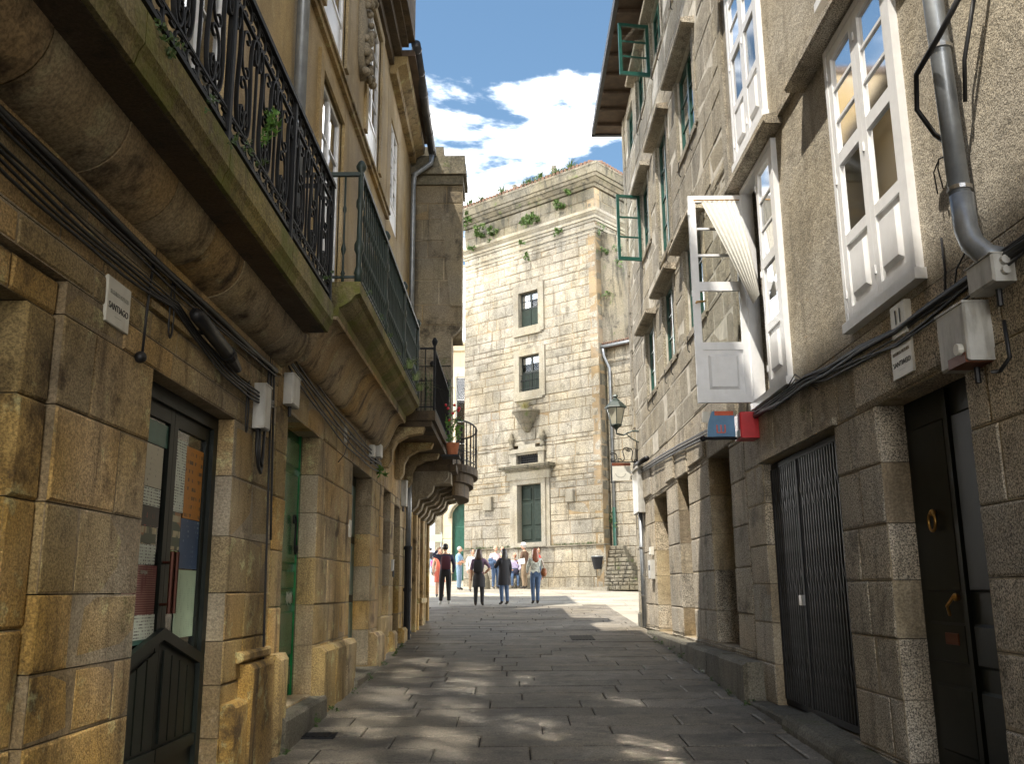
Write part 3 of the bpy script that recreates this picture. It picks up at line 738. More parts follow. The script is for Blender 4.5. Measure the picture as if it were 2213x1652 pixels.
# glazed shop door
sd = thing('shop_door', 'black double door with posters on its glass under the scrolled balcony', 'door', (-2.3, 6.33, 0.42))
DF = Fr((XL - 0.16, 0), (0, 1), (1, 0)); a, b, z0, z1 = D1
m = MB(); m.fbox(DF, a, a + 0.09, z0, z1, -0.08, 0.03); m.fbox(DF, b - 0.09, b, z0, z1, -0.08, 0.03); m.fbox(DF, a + 0.09, b - 0.09, z1 - 0.10, z1, -0.08, 0.03); m.build('door_frame', 'door_dark', sd)
mid = (a + b) / 2; AP, SH = 1.50, 1.30
for k, (p, q) in enumerate(((a + 0.09, mid), (mid, b - 0.09))):
    s_ = 1 if k == 0 else -1; m = MB()
    m.fbox(DF, p + 0.003, p + 0.075, SH, z1 - 0.10, -0.04, 0.0); m.fbox(DF, q - 0.075, q - 0.003, SH, z1 - 0.10, -0.04, 0.0)
    m.fbox(DF, p + 0.075, q - 0.075, z1 - 0.20, z1 - 0.101, -0.04, -0.001)
    lz, rz = (SH, AP) if k == 0 else (AP, SH)
    m.fpoly(DF, [(p + 0.003, z0 + 0.02), (q - 0.003, z0 + 0.02), (q - 0.003, rz), (p + 0.003, lz)], -0.045, -0.004)
    leaf = m.build('door_leaf', 'door_dark', sd)
    m = MB(); m.fpoly(DF, [(p + 0.0, lz - 0.045), (q, rz - 0.045), (q, rz + 0.03), (p, lz + 0.03)], -0.01, 0.03); m.build('slanted_rail', 'door_dark', leaf)
    m = MB(); m.fbox(DF, p + 0.01, q - 0.01, 0.70, 0.78, -0.01, 0.022); m.fbox(DF, p + 0.01, q - 0.01, z0 + 0.03, z0 + 0.09, -0.01, 0.02); m.build('kick_rail', 'door_dark', leaf)
    for j in range(4):
        u0 = p + 0.06 + (q - p - 0.12) * j / 4; u1 = p + 0.06 + (q - p - 0.12) * (j + 1) / 4
        hz = lambda u: lz + (rz - lz) * (u - p) / (q - p)
        m = MB(); m.fpoly(DF, [(u0 + 0.012, 0.80), (u1 - 0.012, 0.80), (u1 - 0.012, hz(u1) - 0.10), (u0 + 0.012, hz(u0) - 0.10)], -0.006, 0.010); m.build('board', 'door_dark', leaf)
    g = MB(); g.fpoly(DF, [(p + 0.075, lz), (q - 0.075, rz), (q - 0.075, z1 - 0.20), (p + 0.075, z1 - 0.20)], -0.024, -0.020); g.build('glass', 'glass', leaf)
    bx = MB(); bx.fbox(DF, p, q, z0, z1 - 0.1, -0.13, -0.12); bx.build('unlit_room_sheet', 'room', leaf)
    hd = MB(); u = mid - s_ * 0.045
    hd.tube([DF(u, 1.62, 0.06), DF(u, 2.02, 0.06)], 0.016, 8); hd.tube([DF(u, 1.68, 0.0), DF(u, 1.68, 0.06)], 0.01, 6); hd.tube([DF(u, 1.95, 0.0), DF(u, 1.95, 0.06)], 0.01, 6); hd.build('pull_handle', 'copper', leaf)
def sheet(name, label, u0, u1, za, zb, mat, cat='poster', o=-0.012):
    m = MB(); m.fbox(DF, u0, u1, za, zb, o - 0.003, o); return setp(m.build(name, mat, None), label, cat)
uL0, uL1, uR0, uR1 = a + 0.17, mid - 0.08, mid + 0.08, b - 0.17
sheet('sticker', 'teal sticker at the top of the shop door glass', uL0, uL1, 2.70, 2.85, 'pr_teal', 'sticker')
sheet('menu_sheet', 'cream menu sheet taped in the shop door below the teal sticker', uL0 + 0.05, uL1 - 0.06, 2.42, 2.69, 'pr_cream', 'notice')
sheet('notice', 'pale printed notice below the cream menu in the shop door', uL0 + 0.03, uL1 - 0.06, 2.30, 2.415, 'pr_white', 'notice')
sheet('poster', 'black and red picture poster in the shop door above a typed notice', uL0 + 0.02, uL1 - 0.06, 2.17, 2.295, 'pr_black')
sheet('poster', 'orange food picture poster in the shop door', uL0 + 0.02, uL1 - 0.09, 2.06, 2.165, 'pr_mixed')
sheet('notice', 'typed white notice above the dark red price board in the shop door', uL0, uL1 - 0.08, 1.93, 2.055, 'pr_white', 'notice')
pb = sheet('price_board', 'dark red price board with ruled lines in the shop door', uL0, uL1 - 0.03, 1.58, 1.925, 'pr_red', 'price board')
text3d('europa', DF, (uL0 + uL1) / 2 + 0.05, 1.885, -0.0105, 0.045, 'ink_faded', pb, sx=0.9)
sheet('poster', 'grey green ruled list under the dark red price board', uL0, uL1 - 0.03, 1.44, 1.575, 'pr_teal')
sheet('notice', 'small white opening hours sheet low in the shop door', uL0 + 0.12, uL1 - 0.02, 1.47, 1.62, 'pr_white', 'notice', o=-0.0085)
sheet('poster', 'white poster with a thin drawing at the top of the shop door', uR0, uR0 + 0.22, 2.30, 2.80, 'pr_white')
sheet('poster', 'orange poster with a column of dark pictures in the shop door', uR0 + 0.225, uR1 - 0.01, 2.27, 2.78, 'pr_orange')
sheet('poster', 'blue poster with pale print under the orange one in the shop door', uR0 + 0.20, uR1 - 0.01, 1.92, 2.265, 'pr_blue')
sheet('poster', 'mixed picture poster beside the blue one in the shop door', uR0, uR0 + 0.195, 2.04, 2.295, 'pr_mixed')
sheet('poster', 'green poster with a round emblem in the shop door', uR0, uR0 + 0.17, 1.66, 2.035, 'pr_green')
sheet('poster', 'pale mint ruled list low in the shop door', uR0 + 0.18, uR1 - 0.01, 1.45, 1.91, 'pr_mint')
em = thing('emblem_sticker', 'round white ring emblem sticker on the green poster', 'sticker', tuple(DF(uR0 + 0.09, 1.86, -0.02)))
m = MB(); m.lathe([(0.045, 0), (0.045, 0.002), (0.036, 0.002), (0.036, 0)], DF(uR0 + 0.09, 1.86, -0.012), 18, (1, 0, 0)); m.build('ring', 'marble', em)
m = MB(); m.lathe([(0.026, 0), (0.026, 0.002)], DF(uR0 + 0.09, 1.86, -0.012), 12, (1, 0, 0)); m.build('centre', 'ink', em)
# insurance plaque
def plaque(fr, u0, u1, z0, z1, label, flip, top, topmat, o=0.012):
    t = thing('stone_plaque', label, 'plaque', tuple(fr((u0 + u1) / 2, z0, 0)))
    m = MB(); m.bevbox(fr, u0, u1, z0, z1, -0.01, o, 0.004); m.build('plate', 'marble', t)
    c = (u0 + u1) / 2; h = z1 - z0; w = u1 - u0
    text3d('SANTIAGO', fr, c, z0 + h * 0.38, o + 0.001, h * 0.20, 'ink', t, flip, sx=w * 0.90 / (h * 0.20 * 5.25))
    text3d(top, fr, c, z0 + h * 0.68, o + 0.001, h * 0.13, topmat, t, flip, sx=w * 0.86 / (h * 0.13 * 9.4))
    m = MB(); m.fbox(fr, c - w * 0.15, c + w * 0.15, z0 + h * 0.20, z0 + h * 0.206, o, o + 0.001); m.build('thin_rule', 'ink_faded', t)
plaque(LF, 4.75, 5.05, 3.16, 3.415, 'white stone plaque with faded top line reading SANTIAGO beside the shop door', 1, 'SEGUROS MUTUOS', 'ink_faded')
# cables and fittings on the left wall
gL = 'black cables along the left wall under the balcony'
for k in range(7):
    zo = 3.70 - 0.018 * k; dd = 0.02 + 0.022 * k
    pth = sag((XL + 0.05 + 0.012 * (k % 3), 2.2, zo + 0.03), (XL + 0.05, 8.15, zo - 0.02), 26, dd * 1.2, 0.008)
    if k > 2: pth = sag((XL + 0.04, 2.2, zo + 0.05), (XL + 0.035, 5.6, zo - 0.10), 14, dd * 0.7, 0.006) + sag((XL + 0.035, 5.7, zo - 0.10), (XL + 0.05, 8.1, zo - 0.25), 14, 0.05 + 0.012 * k, 0.006)
    cable(pth, 0.022 if k == 0 else RD.uniform(0.006, 0.012), 'black cable strung along the left wall under the scrolled balcony', gL)
def loop(p, h, w, label, fr):
    u, z = p; pts = []
    for k in range(25):
        a_ = 2 * math.pi * k / 24; pts.append(fr(u + w / 2 * math.sin(a_) * (0.35 + 0.65 * (1 - math.cos(a_)) / 2), z - h / 2 + h / 2 * math.cos(a_), 0.03))
    cable(pts, 0.007, label)
loop((5.62, 3.72), 0.42, 0.10, 'dangling cable loop hanging above the shop door', LF)
loop((7.38, 3.42), 0.42, 0.09, 'thin wire loop hanging beside the grey meter box', LF)
cable([LF(5.32, 3.86, .03), LF(5.27, 3.6, .03), LF(5.24, 3.4, .03), LF(5.22, 3.1, .03)], 0.008, 'single cable running down to the black bell by the shop door')
m = MB(); m.ball(LF(5.2, 3.07, 0.03), 0.035); setp(m.build('door_bell', 'cable', None, smooth=True), 'small black round bell at the corner of the shop door', 'bell')
lamp = thing('tube_lamp', 'black tubular lamp fixed above the shop door', 'lamp', tuple(LF(6.2, 3.45, 0)))
m = MB(); m.tube([LF(5.85, 3.53, 0.09), LF(5.9, 3.52, 0.10), LF(6.55, 3.44, 0.10)], [0.035, 0.05, 0.05], 12); m.build('tube', 'cable', lamp, smooth=True)
m = MB(); m.tube([LF(6.55, 3.44, 0.10), LF(6.62, 3.43, 0.10)], 0.056, 12); m.build('collar', 'iron', lamp)
m = MB(); m.tube([LF(6.62, 3.43, 0.10), LF(6.9, 3.40, 0.08)], [0.05, 0.03], 10); m.build('end_cap', 'cable', lamp)
m = MB(); m.tube([LF(6.2, 3.5, 0.0), LF(6.2, 3.48, 0.1)], 0.015, 6); m.build('bracket', 'iron', lamp)
def meter(fr, u, z, w, h, dp, label, mat='pvc', knob=False):
    t = thing('junction_box', label, 'junction box', tuple(fr(u, z, 0)))
    m = MB(); m.bevbox(fr, u - w / 2, u + w / 2, z, z + h, 0.0, dp, 0.012); m.build('case', mat, t)
    m = MB(); m.fbox(fr, u - w / 2 - 0.004, u + w / 2 + 0.004, z + h * 0.96, z + h, 0.0, dp + 0.006); m.build('lid', mat, t)
    m = MB(); m.tube([fr(u, z - 0.10, 0.03), fr(u, z + 0.01, 0.03)], 0.018, 8); m.build('gland', 'cable', t)
    if knob:
        m = MB()
        for q in (0.35, 0.7): m.tube([fr(u - w / 2 - 0.03, z + h * q, dp * 0.5), fr(u - w / 2, z + h * q, dp * 0.5)], 0.025, 10)
        m.build('cable_gland', mat, t)
    return t
meter(LF, 7.74, 3.08, 0.20, 0.38, 0.10, 'tall pale meter box beside the shop door')
cable([LF(7.66, 3.1, .04), LF(7.63, 2.9, .05), LF(7.68, 2.76, .06), LF(7.75, 2.72, .06), LF(7.82, 2.78, .05), LF(7.9, 3.2, .04), LF(7.98, 3.6, .03), LF(7.98, 3.95, .03)], 0.014, 'thick black cable hanging in a bend below the tall meter box')
cable([LF(7.70, 3.08, .05), LF(7.69, 2.85, .06), LF(7.74, 2.78, .07), LF(7.8, 2.85, .06), LF(7.86, 3.3, .05)], 0.012, 'inner black cable hanging below the tall meter box')
meter(LF, 8.78, 3.48, 0.30, 0.30, 0.09, 'square pale meter box above the green door')
meter(LF, 8.72, 4.06, 0.22, 0.16, 0.09, 'small white junction box under the balcony beside the downpipe', 'pvc', True)
# downpipe where the two houses meet
dp = thing('downpipe', 'grey zinc downpipe where the two left houses meet', 'downpipe', (XL + 0.07, 8.42, 0.4))
m = MB(); m.tube([(XL + 0.08, 8.42, 17), (XL + 0.08, 8.42, 4.36)], 0.065, 12); m.build('pipe', 'zinc', dp, smooth=True)
m = MB(); m.tube([(XL + 0.08, 8.40, 4.34), (XL + 0.08, 8.40, 3.97), (XL + 0.07, 8.38, 3.88)], [0.068, 0.068, 0.055], 12); m.build('lower_pipe', 'zinc', dp, smooth=True)
m = MB()
for z in (4.02, 6.2, 8.2): m.tube([(XL + 0.08, 8.41, z), (XL + 0.08, 8.41, z + 0.04)], 0.073, 12)
m.build('collar', 'zinc', dp)
for k, (p, q) in enumerate((((7.95, 3.9), (8.30, 0.9)), ((8.02, 3.95), (8.34, 2.2)))):
    cable(sag(LF(p[0] + 0.1, p[1], .03), LF(q[0], q[1], .02), 8, 0.01), 0.010, ('longer' if k == 0 else 'shorter') + ' black cable dropping down the joint of the two left houses')
# leafy sprigs rooted at the balcony edge
m = MB(); leaves(m, onX(585, 265, -1.62), 90, 0.075, 0.03, 1.5); leaves(m, onX(572, 300, -1.62), 40, 0.04, 0.022)
m.tube([onX(566, 318, -1.63), onX(578, 285, -1.62), onX(590, 240, -1.61)], 0.004, 5); setp(m.build('sapling', 'leaf', None, recalc=False), 'bright green sapling sprouting through the scrolled railing', 'plant')
for k, (x, y, n) in enumerate(((365, 100, 40), (380, 78, 30), (345, 60, 30), (530, 320, 30), (500, 300, 24), (710, 600, 30), (560, 355, 24), (450, 215, 24))):
    weed(onX(x, y, -1.61), n, 0.05, 0.016, 'small green weed rooted on the edge of the scrolled balcony slab', 'weeds on the scrolled balcony')

# ================================================================ SECOND LEFT HOUSE (BALUSTER BALCONY)
h2 = thing('stone_house', 'ochre house with a green baluster balcony over a glossy green door', 'house', (-2.5, 11.8, 0.5))
GD = (8.87, 10.36, 0.70, 3.44); D3 = (12.58, 14.32, 0.66, 3.45)
ashlar(h2, LF, 8.435, 15.2, [0.25, 0.75, 1.2, 1.62, 2.12, 2.6, 3.02, 3.44, 3.75, 4.15], (0.40, 0.95), [GD, D3], 'left', core=0.005, gap=0.008, jit=0.005, depth=0.26, ch=0.008)
for a, b, zt in ((8.46, 8.85, 1.22), (10.38, 12.55, 1.17), (14.35, 15.2, 1.15)):
    n = max(1, round((b - a) / 0.75))
    for k in range(n):
        m = MB(); m.bevbox(LF, a + (b - a) * k / n + 0.004, a + (b - a) * (k + 1) / n - 0.004, 0.3, zt, -0.05, 0.12, 0.045, jit=0.012, pil=0.01); m.build('plinth_stone', 'left', h2)
for a, b in ((8.6, 10.5), (12.4, 14.5)):
    m = MB(); m.bevbox(LF, a, b, 0.25, 0.68, -0.28, 0.16, 0.03, jit=0.01); m.build('door_step', 'kerb', h2)
up2 = [(9.72, 11.05, 4.82, 7.62), (12.85, 14.2, 4.82, 7.62), (9.72, 11.05, 8.42, 10.8), (12.85, 14.2, 8.42, 10.8)]
wallsheet(h2, LF, 8.425, 15.2, 4.15, 13.5, up2, 'left_up', name='upper_wall', o1=-0.004)
for w in up2:
    casement(h2, LF, w[0] + 0.02, w[1] - 0.02, w[2], w[3] - 0.02, -0.03, 'white', 2, 4, panel=0.45)
    m = MB(); m.fbox(LF, w[0] - 0.17, w[0], w[2], w[3] + 0.17, -0.02, 0.035); m.fbox(LF, w[1], w[1] + 0.17, w[2], w[3] + 0.17, -0.02, 0.035); m.fbox(LF, w[0], w[1], w[3], w[3] + 0.17, -0.02, 0.033); m.build('window_surround', 'left_up', h2)
m = MB(); m.fbox(LF, 8.6, 15.2, 8.02, 8.10, -0.02, 0.05); m.fbox(LF, 8.6, 15.2, 8.10, 8.14, -0.02, 0.08); m.build('string_course', 'left', h2)
body_box(h2, -11, -2.46, 8.44, 15.18, -1, 13.4)
m = MB(); m.box(-11.2, -1.60, 8.63, 15.35, 13.5, 13.75); m.build('roof_eave', 'wood_eave', h2)
for (z0_, z1_, o_) in ((11.02, 11.20, 0.08), (11.20, 11.36, 0.22), (11.36, 11.44, 0.34), (11.44, 13.5, 0.45)):
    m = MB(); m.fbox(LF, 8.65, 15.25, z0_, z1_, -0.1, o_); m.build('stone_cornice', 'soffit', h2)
# carved coat of arms
ca = MB(); c0 = LF(12.28, 9.9, 0.05)
ca.fpoly(LF, [(12.0, 9.2), (12.28, 8.95), (12.56, 9.2), (12.6, 10.6), (11.96, 10.6)], -0.02, 0.08)
for k in range(34):
    an = k * 2.4; rr = 0.10 + 0.22 * ((k * 0.618) % 1); ca.ball(LF(12.28 + rr * math.cos(an), 9.75 + 0.75 * math.sin(k * 1.7), 0.09 + 0.05 * ((k * 0.37) % 1)), 0.045 + 0.03 * ((k * 0.7) % 1), n=8, m=5)
for zz_ in (9.35, 9.62): ca.tube([LF(12.28 + 0.10 * math.cos(t_ * 0.5) * (1 - t_ / 22), zz_ + 0.10 * math.sin(t_ * 0.5) * (1 - t_ / 22), 0.16) for t_ in range(20)], 0.02, 6)
ca.build('coat_of_arms', 'grey_left', h2, smooth=True)
# corbel and slab of the baluster balcony
d = 8.95
while d < 14.85:
    e = min(d + RD.uniform(0.65, 0.95), 14.9); e = 14.9 if 14.9 - e < 0.3 else e
    prof = [(0.0, 0.0)]
    for k in range(13):
        t_ = k / 12; prof.append((0.02 + 0.40 * t_, 0.02 + 0.44 * (t_ ** 1.0) - 0.085 * math.sin(2 * math.pi * t_)))
    prof += [(0.43, 0.50), (-0.02, 0.50)]
    m = MB(); m.sweep(prof, (XL, d + 0.004, 3.93), (XL, e - 0.004, 3.93)); smooth_by_angle(m.build('corbel_stone', 'corbel', h2), 35); d = e
cuts = [8.95, 10.1, 11.3, 12.55, 13.7, 14.95]
for a, b in zip(cuts[:-1], cuts[1:]):
    m = MB(); prof = [(0, 0), (0.44, 0), (0.44, 0.09), (0.50, 0.12), (0.56, 0.16), (0.60, 0.22), (0.65, 0.24), (0.65, 0.36), (0, 0.36)]
    m.sweep(prof, (XL - 0.01, a + 0.004, 4.425), (XL - 0.01, b - 0.004, 4.425)); m.build('balcony_slab', 'slab', h2)
BX = -1.545; BZ0, BZ1 = 4.80, 5.98
m = MB(); m.box(BX - 0.03, BX + 0.03, 9.02, 14.92, BZ1 - 0.02, BZ1 + 0.025); m.box(BX - 0.012, BX + 0.012, 9.02, 14.92, BZ0 + 0.05, BZ0 + 0.075)
m.box(-2.15, BX - 0.03, 9.02, 9.06, BZ1 - 0.018, BZ1 + 0.023); m.box(-2.15, BX - 0.012, 9.03, 9.05, BZ0 + 0.05, BZ0 + 0.075)
rail2 = m.build('balcony_railing', 'iron_green', h2)
H = BZ1 - BZ0
prof = [(0.016, 0), (0.016, 0.08), (0.026, 0.10), (0.012, 0.14), (0.011, 0.30), (0.022, 0.33), (0.028, 0.36), (0.022, 0.39), (0.012, 0.43), (0.010, 0.75), (0.020, 0.78), (0.020, 0.81), (0.011, 0.84), (0.010, H)]
b0 = MB(); b0.lathe(prof, (BX, 9.30, BZ0), 8); bal = b0.build('baluster', 'iron_green', rail2, smooth=True)
for k in range(1, 40):
    if abs((k % 13) - 12) > 0: dup(bal, rail2, (0, 0.142 * k, 0))
for q in (-0.16, -0.32, -0.47): dup(bal, rail2, (q, -0.26, 0))
pprof = [(0.04, 0), (0.04, 0.10), (0.05, 0.12), (0.028, 0.2), (0.03, 0.32), (0.05, 0.37), (0.05, 0.43), (0.03, 0.48), (0.026, 0.8), (0.042, 0.84), (0.042, 0.9), (0.028, 0.94), (0.028, H), (0.02, H + 0.03), (0.05, H + 0.08), (0.055, H + 0.11), (0.03, H + 0.16), (0.005, H + 0.18)]
p0 = MB(); p0.lathe(pprof, (BX, 9.04, BZ0 - 0.02), 10); post = p0.build('post', 'iron_green', rail2, smooth=True)
for q in (1.96, 3.92, 5.86): dup(post, rail2, (0, q, 0))
# doors of this house
gd = thing('panelled_door', 'glossy green panelled door with a scrolled iron pull', 'door', tuple(LF(9.6, 0.7, -0.22)))
GF = Fr((XL - 0.22, 0), (0, 1), (1, 0)); a, b, z0, z1 = GD
m = MB(); m.fbox(GF, a, b, z0, z1, -0.03, 0.0); m.build('door_leaf', 'green_door', gd)
for (p, q) in ((a + 0.10, (a + b) / 2 - 0.05), ((a + b) / 2 + 0.05, b - 0.08)):
    for (c, d_) in ((0.80, 1.02), (1.10, 1.56), (1.62, 1.74), (1.78, 1.98), (2.04, 3.0), (3.06, 3.36)):
        m = MB(); m.bevbox(GF, p, q, c, d_, -0.01, 0.018, 0.02); m.build('panel', 'green_door', gd)
m = MB(); m.fbox(GF, (a + b) / 2 - 0.03, (a + b) / 2 + 0.03, z0, z1, 0.0, 0.025); m.fbox(GF, b - 0.06, b, z0, z1, 0.0, 0.03); m.build('cover_strip', 'green_door', gd)
m = MB(); place_scroll(m, GF, S_CURVE, 10.0, 10.2, 2.15, 2.55, 0.05, w=0.02, th=0.012); m.build('scroll_pull', 'iron', gd)
m = MB()
for k in range(22):
    u = 9.95 + 0.02 * k * 0.5; m.ribbon([GF(u + RD.uniform(-.02, .02), 1.62 + RD.uniform(-.0, .05), 0.021), GF(u + RD.uniform(-.03, .03), 1.68, 0.021), GF(u + RD.uniform(-.02, .03), 1.76 - RD.uniform(0, .04), 0.021)], (1, 0, 0), 0.002, 0.007)
m.build('graffiti_scrawl', 'marble', gd)
d3 = thing('panelled_door', 'dark door set deep in the stone opening beyond the green door', 'door', tuple(LF(13.4, 0.66, -0.24)))
m = MB(); m.fbox(LF, D3[0], D3[1], D3[2], D3[3], -0.27, -0.245); m.build('door_leaf', 'door_dark', d3)
for k in range(3):
    for j in range(2):
        m = MB(); m.bevbox(LF, D3[0] + 0.1 + 0.85 * j, D3[0] + 0.78 + 0.85 * j, 0.85 + 0.85 * k, 1.60 + 0.85 * k, -0.25, -0.225, 0.02); m.build('panel', 'green', d3)
for (u, z, lb) in ((12.42, 2.45, 'small ochre tile plate on the stone beside the dark deep doorway'), (11.9, 3.62, 'narrow pale tile plate above the dark deep doorway')):
    m = MB(); m.bevbox(LF, u - 0.06, u + 0.06, z, z + 0.22, -0.01, 0.02, 0.004); setp(m.build('wall_plate', 'marble', None), lb, 'plate')
for k in range(5):
    cable(sag((XL + 0.04, 8.5, 4.02 - 0.04 * k), (XL + 0.04, 15.0, 3.82 - 0.05 * k), 24, 0.05 + 0.03 * k, 0.012), RD.uniform(0.007, 0.013), 'black cable sagging along the ochre house above the green door', 'black cables along the ochre house')
cable([LF(12.2, 3.8, .03), LF(11.8, 3.45, .02), LF(11.4, 3.30, .02)], 0.006, 'thin stray wire hanging above the dark deep doorway')
meter(LF, 14.45, 3.78, 0.26, 0.42, 0.12, 'tall pale box under the far end of the baluster balcony')
meter(LF, 14.0, 3.72, 0.16, 0.18, 0.08, 'small pale box beside the tall one under the baluster balcony')
weed(LF(14.75, 3.62, 0.06), 26, 0.07, 0.05, 'bright green leaves hanging below the pale boxes', None, 'leaf', 'plant', 1.6)
# spider plants along the rail
for k, (d, z) in enumerate(((13.3, 4.82), (14.1, 4.82), (14.75, 4.80))):
    t = thing('spider_plant', 'pale spider plant spilling over the end of the baluster balcony', 'plant', (BX + 0.02, d, z), 'spider plants on the baluster balcony')
    m = MB(); blades(m, (BX + 0.05, d, z + 0.10), 46, 0.30, 0.38, 0.016, 0.75); m.build('foliage', 'spider', t, recalc=False)
    m = MB(); m.lathe([(0.06, 0), (0.085, 0.14), (0.09, 0.15), (0.07, 0.15)], (BX - 0.08, d, z - 0.01), 12); m.build('pot', 'terracotta', t)
for k, (d, n) in enumerate(((9.3, 24), (10.2, 30), (11.0, 24), (11.9, 30), (12.6, 20))):
    weed((BX + 0.06, d, 4.79), n, 0.045, 0.016, 'small weed on the slab edge of the baluster balcony', 'weeds on the baluster balcony')
# ================================================================ THIRD LEFT HOUSE (small slab balcony) AND FOURTH (jettied)
h3 = thing('stone_house', 'narrow ochre house with a wooden-floored balcony between the baluster house and the grey gable', 'house', (-2.5, 17, 0.75))
D4 = (15.65, 16.6, 1.35, 3.45); D5 = (17.1, 18.0, 0.86, 3.30)
ashlar(h3, LF, 15.22, 18.9, [0.55, 1.0, 1.35, 1.85, 2.4, 2.95, 3.45, 4.0, 4.55], (0.4, 0.9), [D4, D5], 'left', core=0.008, depth=0.26)
m = MB(); m.fbox(LF, D4[0], D4[1], D4[2], D4[3], -0.3, -0.255); m.fbox(LF, D5[0], D5[1], D5[2], D5[3], -0.3, -0.255); m.build('shuttered_opening', 'door_dark', h3)
for a, b in ((15.24, 15.62), (16.62, 17.08), (18.02, 18.85)):
    m = MB(); m.bevbox(LF, a, b, 0.5, 1.08, -0.05, 0.10, 0.04, jit=0.01); m.build('plinth_stone', 'left', h3)
up3 = [(15.65, 16.75, 4.78, 7.3), (15.65, 16.75, 8.2, 10.2)]
wallsheet(h3, LF, 15.22, 18.9, 4.55, 11.2, up3, 'left_up', name='upper_wall', o1=-0.002)
for w in up3: casement(h3, LF, w[0] + 0.02, w[1] - 0.02, w[2], w[3], -0.03, 'white', 2, 4, panel=0.4)
body_box(h3, -11, -2.46, 15.2, 18.88, -1, 10.9)
m = MB(); prof = [(0, 0), (0.12, 0), (0.14, 0.12), (0.30, 0.2), (0.32, 0.34), (0, 0.34)]
m.sweep(prof, (XL, 15.28, 10.86), (XL, 18.7, 10.76)); m.build('stone_cornice', 'left', h3)
m = MB(); m.box(-11, -1.70, 15.3, 18.75, 11.22, 11.34); m.build('roof_eave', 'wood_eave', h3)
gu = thing('gutter', 'dark curved gutter along the eave of the narrow ochre house', 'gutter', (-1.7, 17, 11))
m = MB(); m.tube([(-1.68, 15.2, 11.40), (-1.68, 18.8, 11.00)], 0.085, 12); m.build('channel', 'zinc_dark', gu, smooth=True)
m = MB()
for k in range(6): m.tube([(-1.68, 15.35 + 0.65 * k, 11.385 - 0.0722 * k), (-1.68, 15.39 + 0.65 * k, 11.385 - 0.0722 * k)], 0.093, 12)
m.build('bracket', 'zinc_dark', gu)
d2 = thing('downpipe', 'pale grey downpipe with elbows on the narrow ochre house', 'downpipe', (-2.06, 18.55, 4.6))
m = MB(); m.tube([(-1.68, 18.7, 10.98), (-1.70, 18.7, 10.75), (-2.04, 18.62, 10.45), (-2.06, 18.6, 10.2), (-2.06, 18.55, 4.62)], 0.055, 10); m.build('pipe', 'zinc', d2, smooth=True)
d4 = thing('downpipe', 'downpipe with a black iron foot beside the far left doorways', 'downpipe', (-2.06, 18.75, 0.85))
m = MB(); m.tube([(-2.07, 18.72, 4.25), (-2.07, 18.72, 2.6)], 0.055, 10); m.build('pipe', 'zinc', d4, smooth=True)
m = MB(); m.tube([(-2.07, 18.72, 2.62), (-2.07, 18.72, 0.82)], 0.07, 10)
for z in (2.55, 1.75, 0.95): m.tube([(-2.07, 18.72, z), (-2.07, 18.72, z + 0.06)], 0.085, 10)
m.build('iron_foot', 'iron', d4)
meter(LF, 17.3, 3.95, 0.4, 0.9, 0.12, 'long pale cable duct under the slab balcony of the narrow ochre house')
meter(LF, 18.2, 3.35, 0.22, 0.5, 0.10, 'short grey box above the black iron foot of the downpipe')
meter(LF, 16.85, 2.1, 0.10, 0.2, 0.04, 'tiny white plate beside the shuttered window of the narrow ochre house')
# slab balcony
m = MB(); m.box(-2.16, -1.28, 15.32, 18.85, 4.52, 4.68); m.box(-2.16, -1.34, 15.36, 18.85, 4.42, 4.52); m.build('balcony_slab', 'soffit', h3)
for d in (15.5, 17.2, 18.6):
    pr = [(0, 0), (0.10, 0.0), (0.16, 0.10), (0.17, 0.28), (0.24, 0.42), (0.42, 0.52), (0.66, 0.56), (0.70, 0.66), (0, 0.66)]
    m = MB(); m.sweep(pr, (XL - 0.01, d - 0.11, 3.76), (XL - 0.01, d + 0.11, 3.76)); m.build('stone_bracket', 'left', h3)
m = MB(); m.box(-1.33, -1.29, 15.34, 18.85, 5.74, 5.77); m.box(-2.14, -1.33, 15.34, 15.365, 5.74, 5.77); m.box(-1.32, -1.30, 15.34, 18.85, 4.74, 4.76); m.box(-2.14, -1.32, 15.345, 15.36, 4.74, 4.76)
rail3 = m.build('balcony_railing', 'iron', h3)
b3 = MB(); b3.lathe([(0.010, 0), (0.010, 0.5), (0.02, 0.53), (0.01, 0.56), (0.01, 1.06)], (-1.31, 15.36, 4.69), 6); bb = b3.build('bar', 'iron', rail3)
for k in range(1, 25): dup(bb, rail3, (0, 0.142 * k, 0))
for k in range(1, 6): dup(bb, rail3, (-0.142 * k, -0.005, 0))
p3 = MB(); p3.lathe([(0.022, 0), (0.022, 1.1), (0.03, 1.12), (0.05, 1.17), (0.05, 1.2), (0.02, 1.25)], (-1.30, 15.35, 4.69), 8); dup(p3.build('post', 'iron', rail3), rail3, (0, 3.4, 0))
fl = thing('flower_pot', 'terracotta pot of red geraniums on the slab balcony', 'potted plant', (-1.2, 17.6, 4.68))
m = MB(); m.lathe([(0.09, 0), (0.13, 0.22), (0.14, 0.24), (0.11, 0.24)], (-1.16, 18.0, 4.3), 12); m.build('pot', 'terracotta', fl)
m = MB(); leaves(m, (-1.18, 18.0, 4.85), 140, 0.24, 0.05, 1.6); m.build('foliage', 'leaf', fl, recalc=False)
m = MB()
for k in range(7): m.ball((-1.16 + RD.uniform(-.15, .15), 17.95 + RD.uniform(-.1, .1), 5.1 + RD.uniform(-.2, .2)), 0.03, n=6, m=4)
m.build('blossom', 'petal', fl)
m = MB(); m.box(-1.36, -1.02, 17.8, 18.2, 4.26, 4.30); setp(m.build('shelf', 'iron', None), 'iron shelf holding the geranium pot outside the slab balcony', 'shelf')

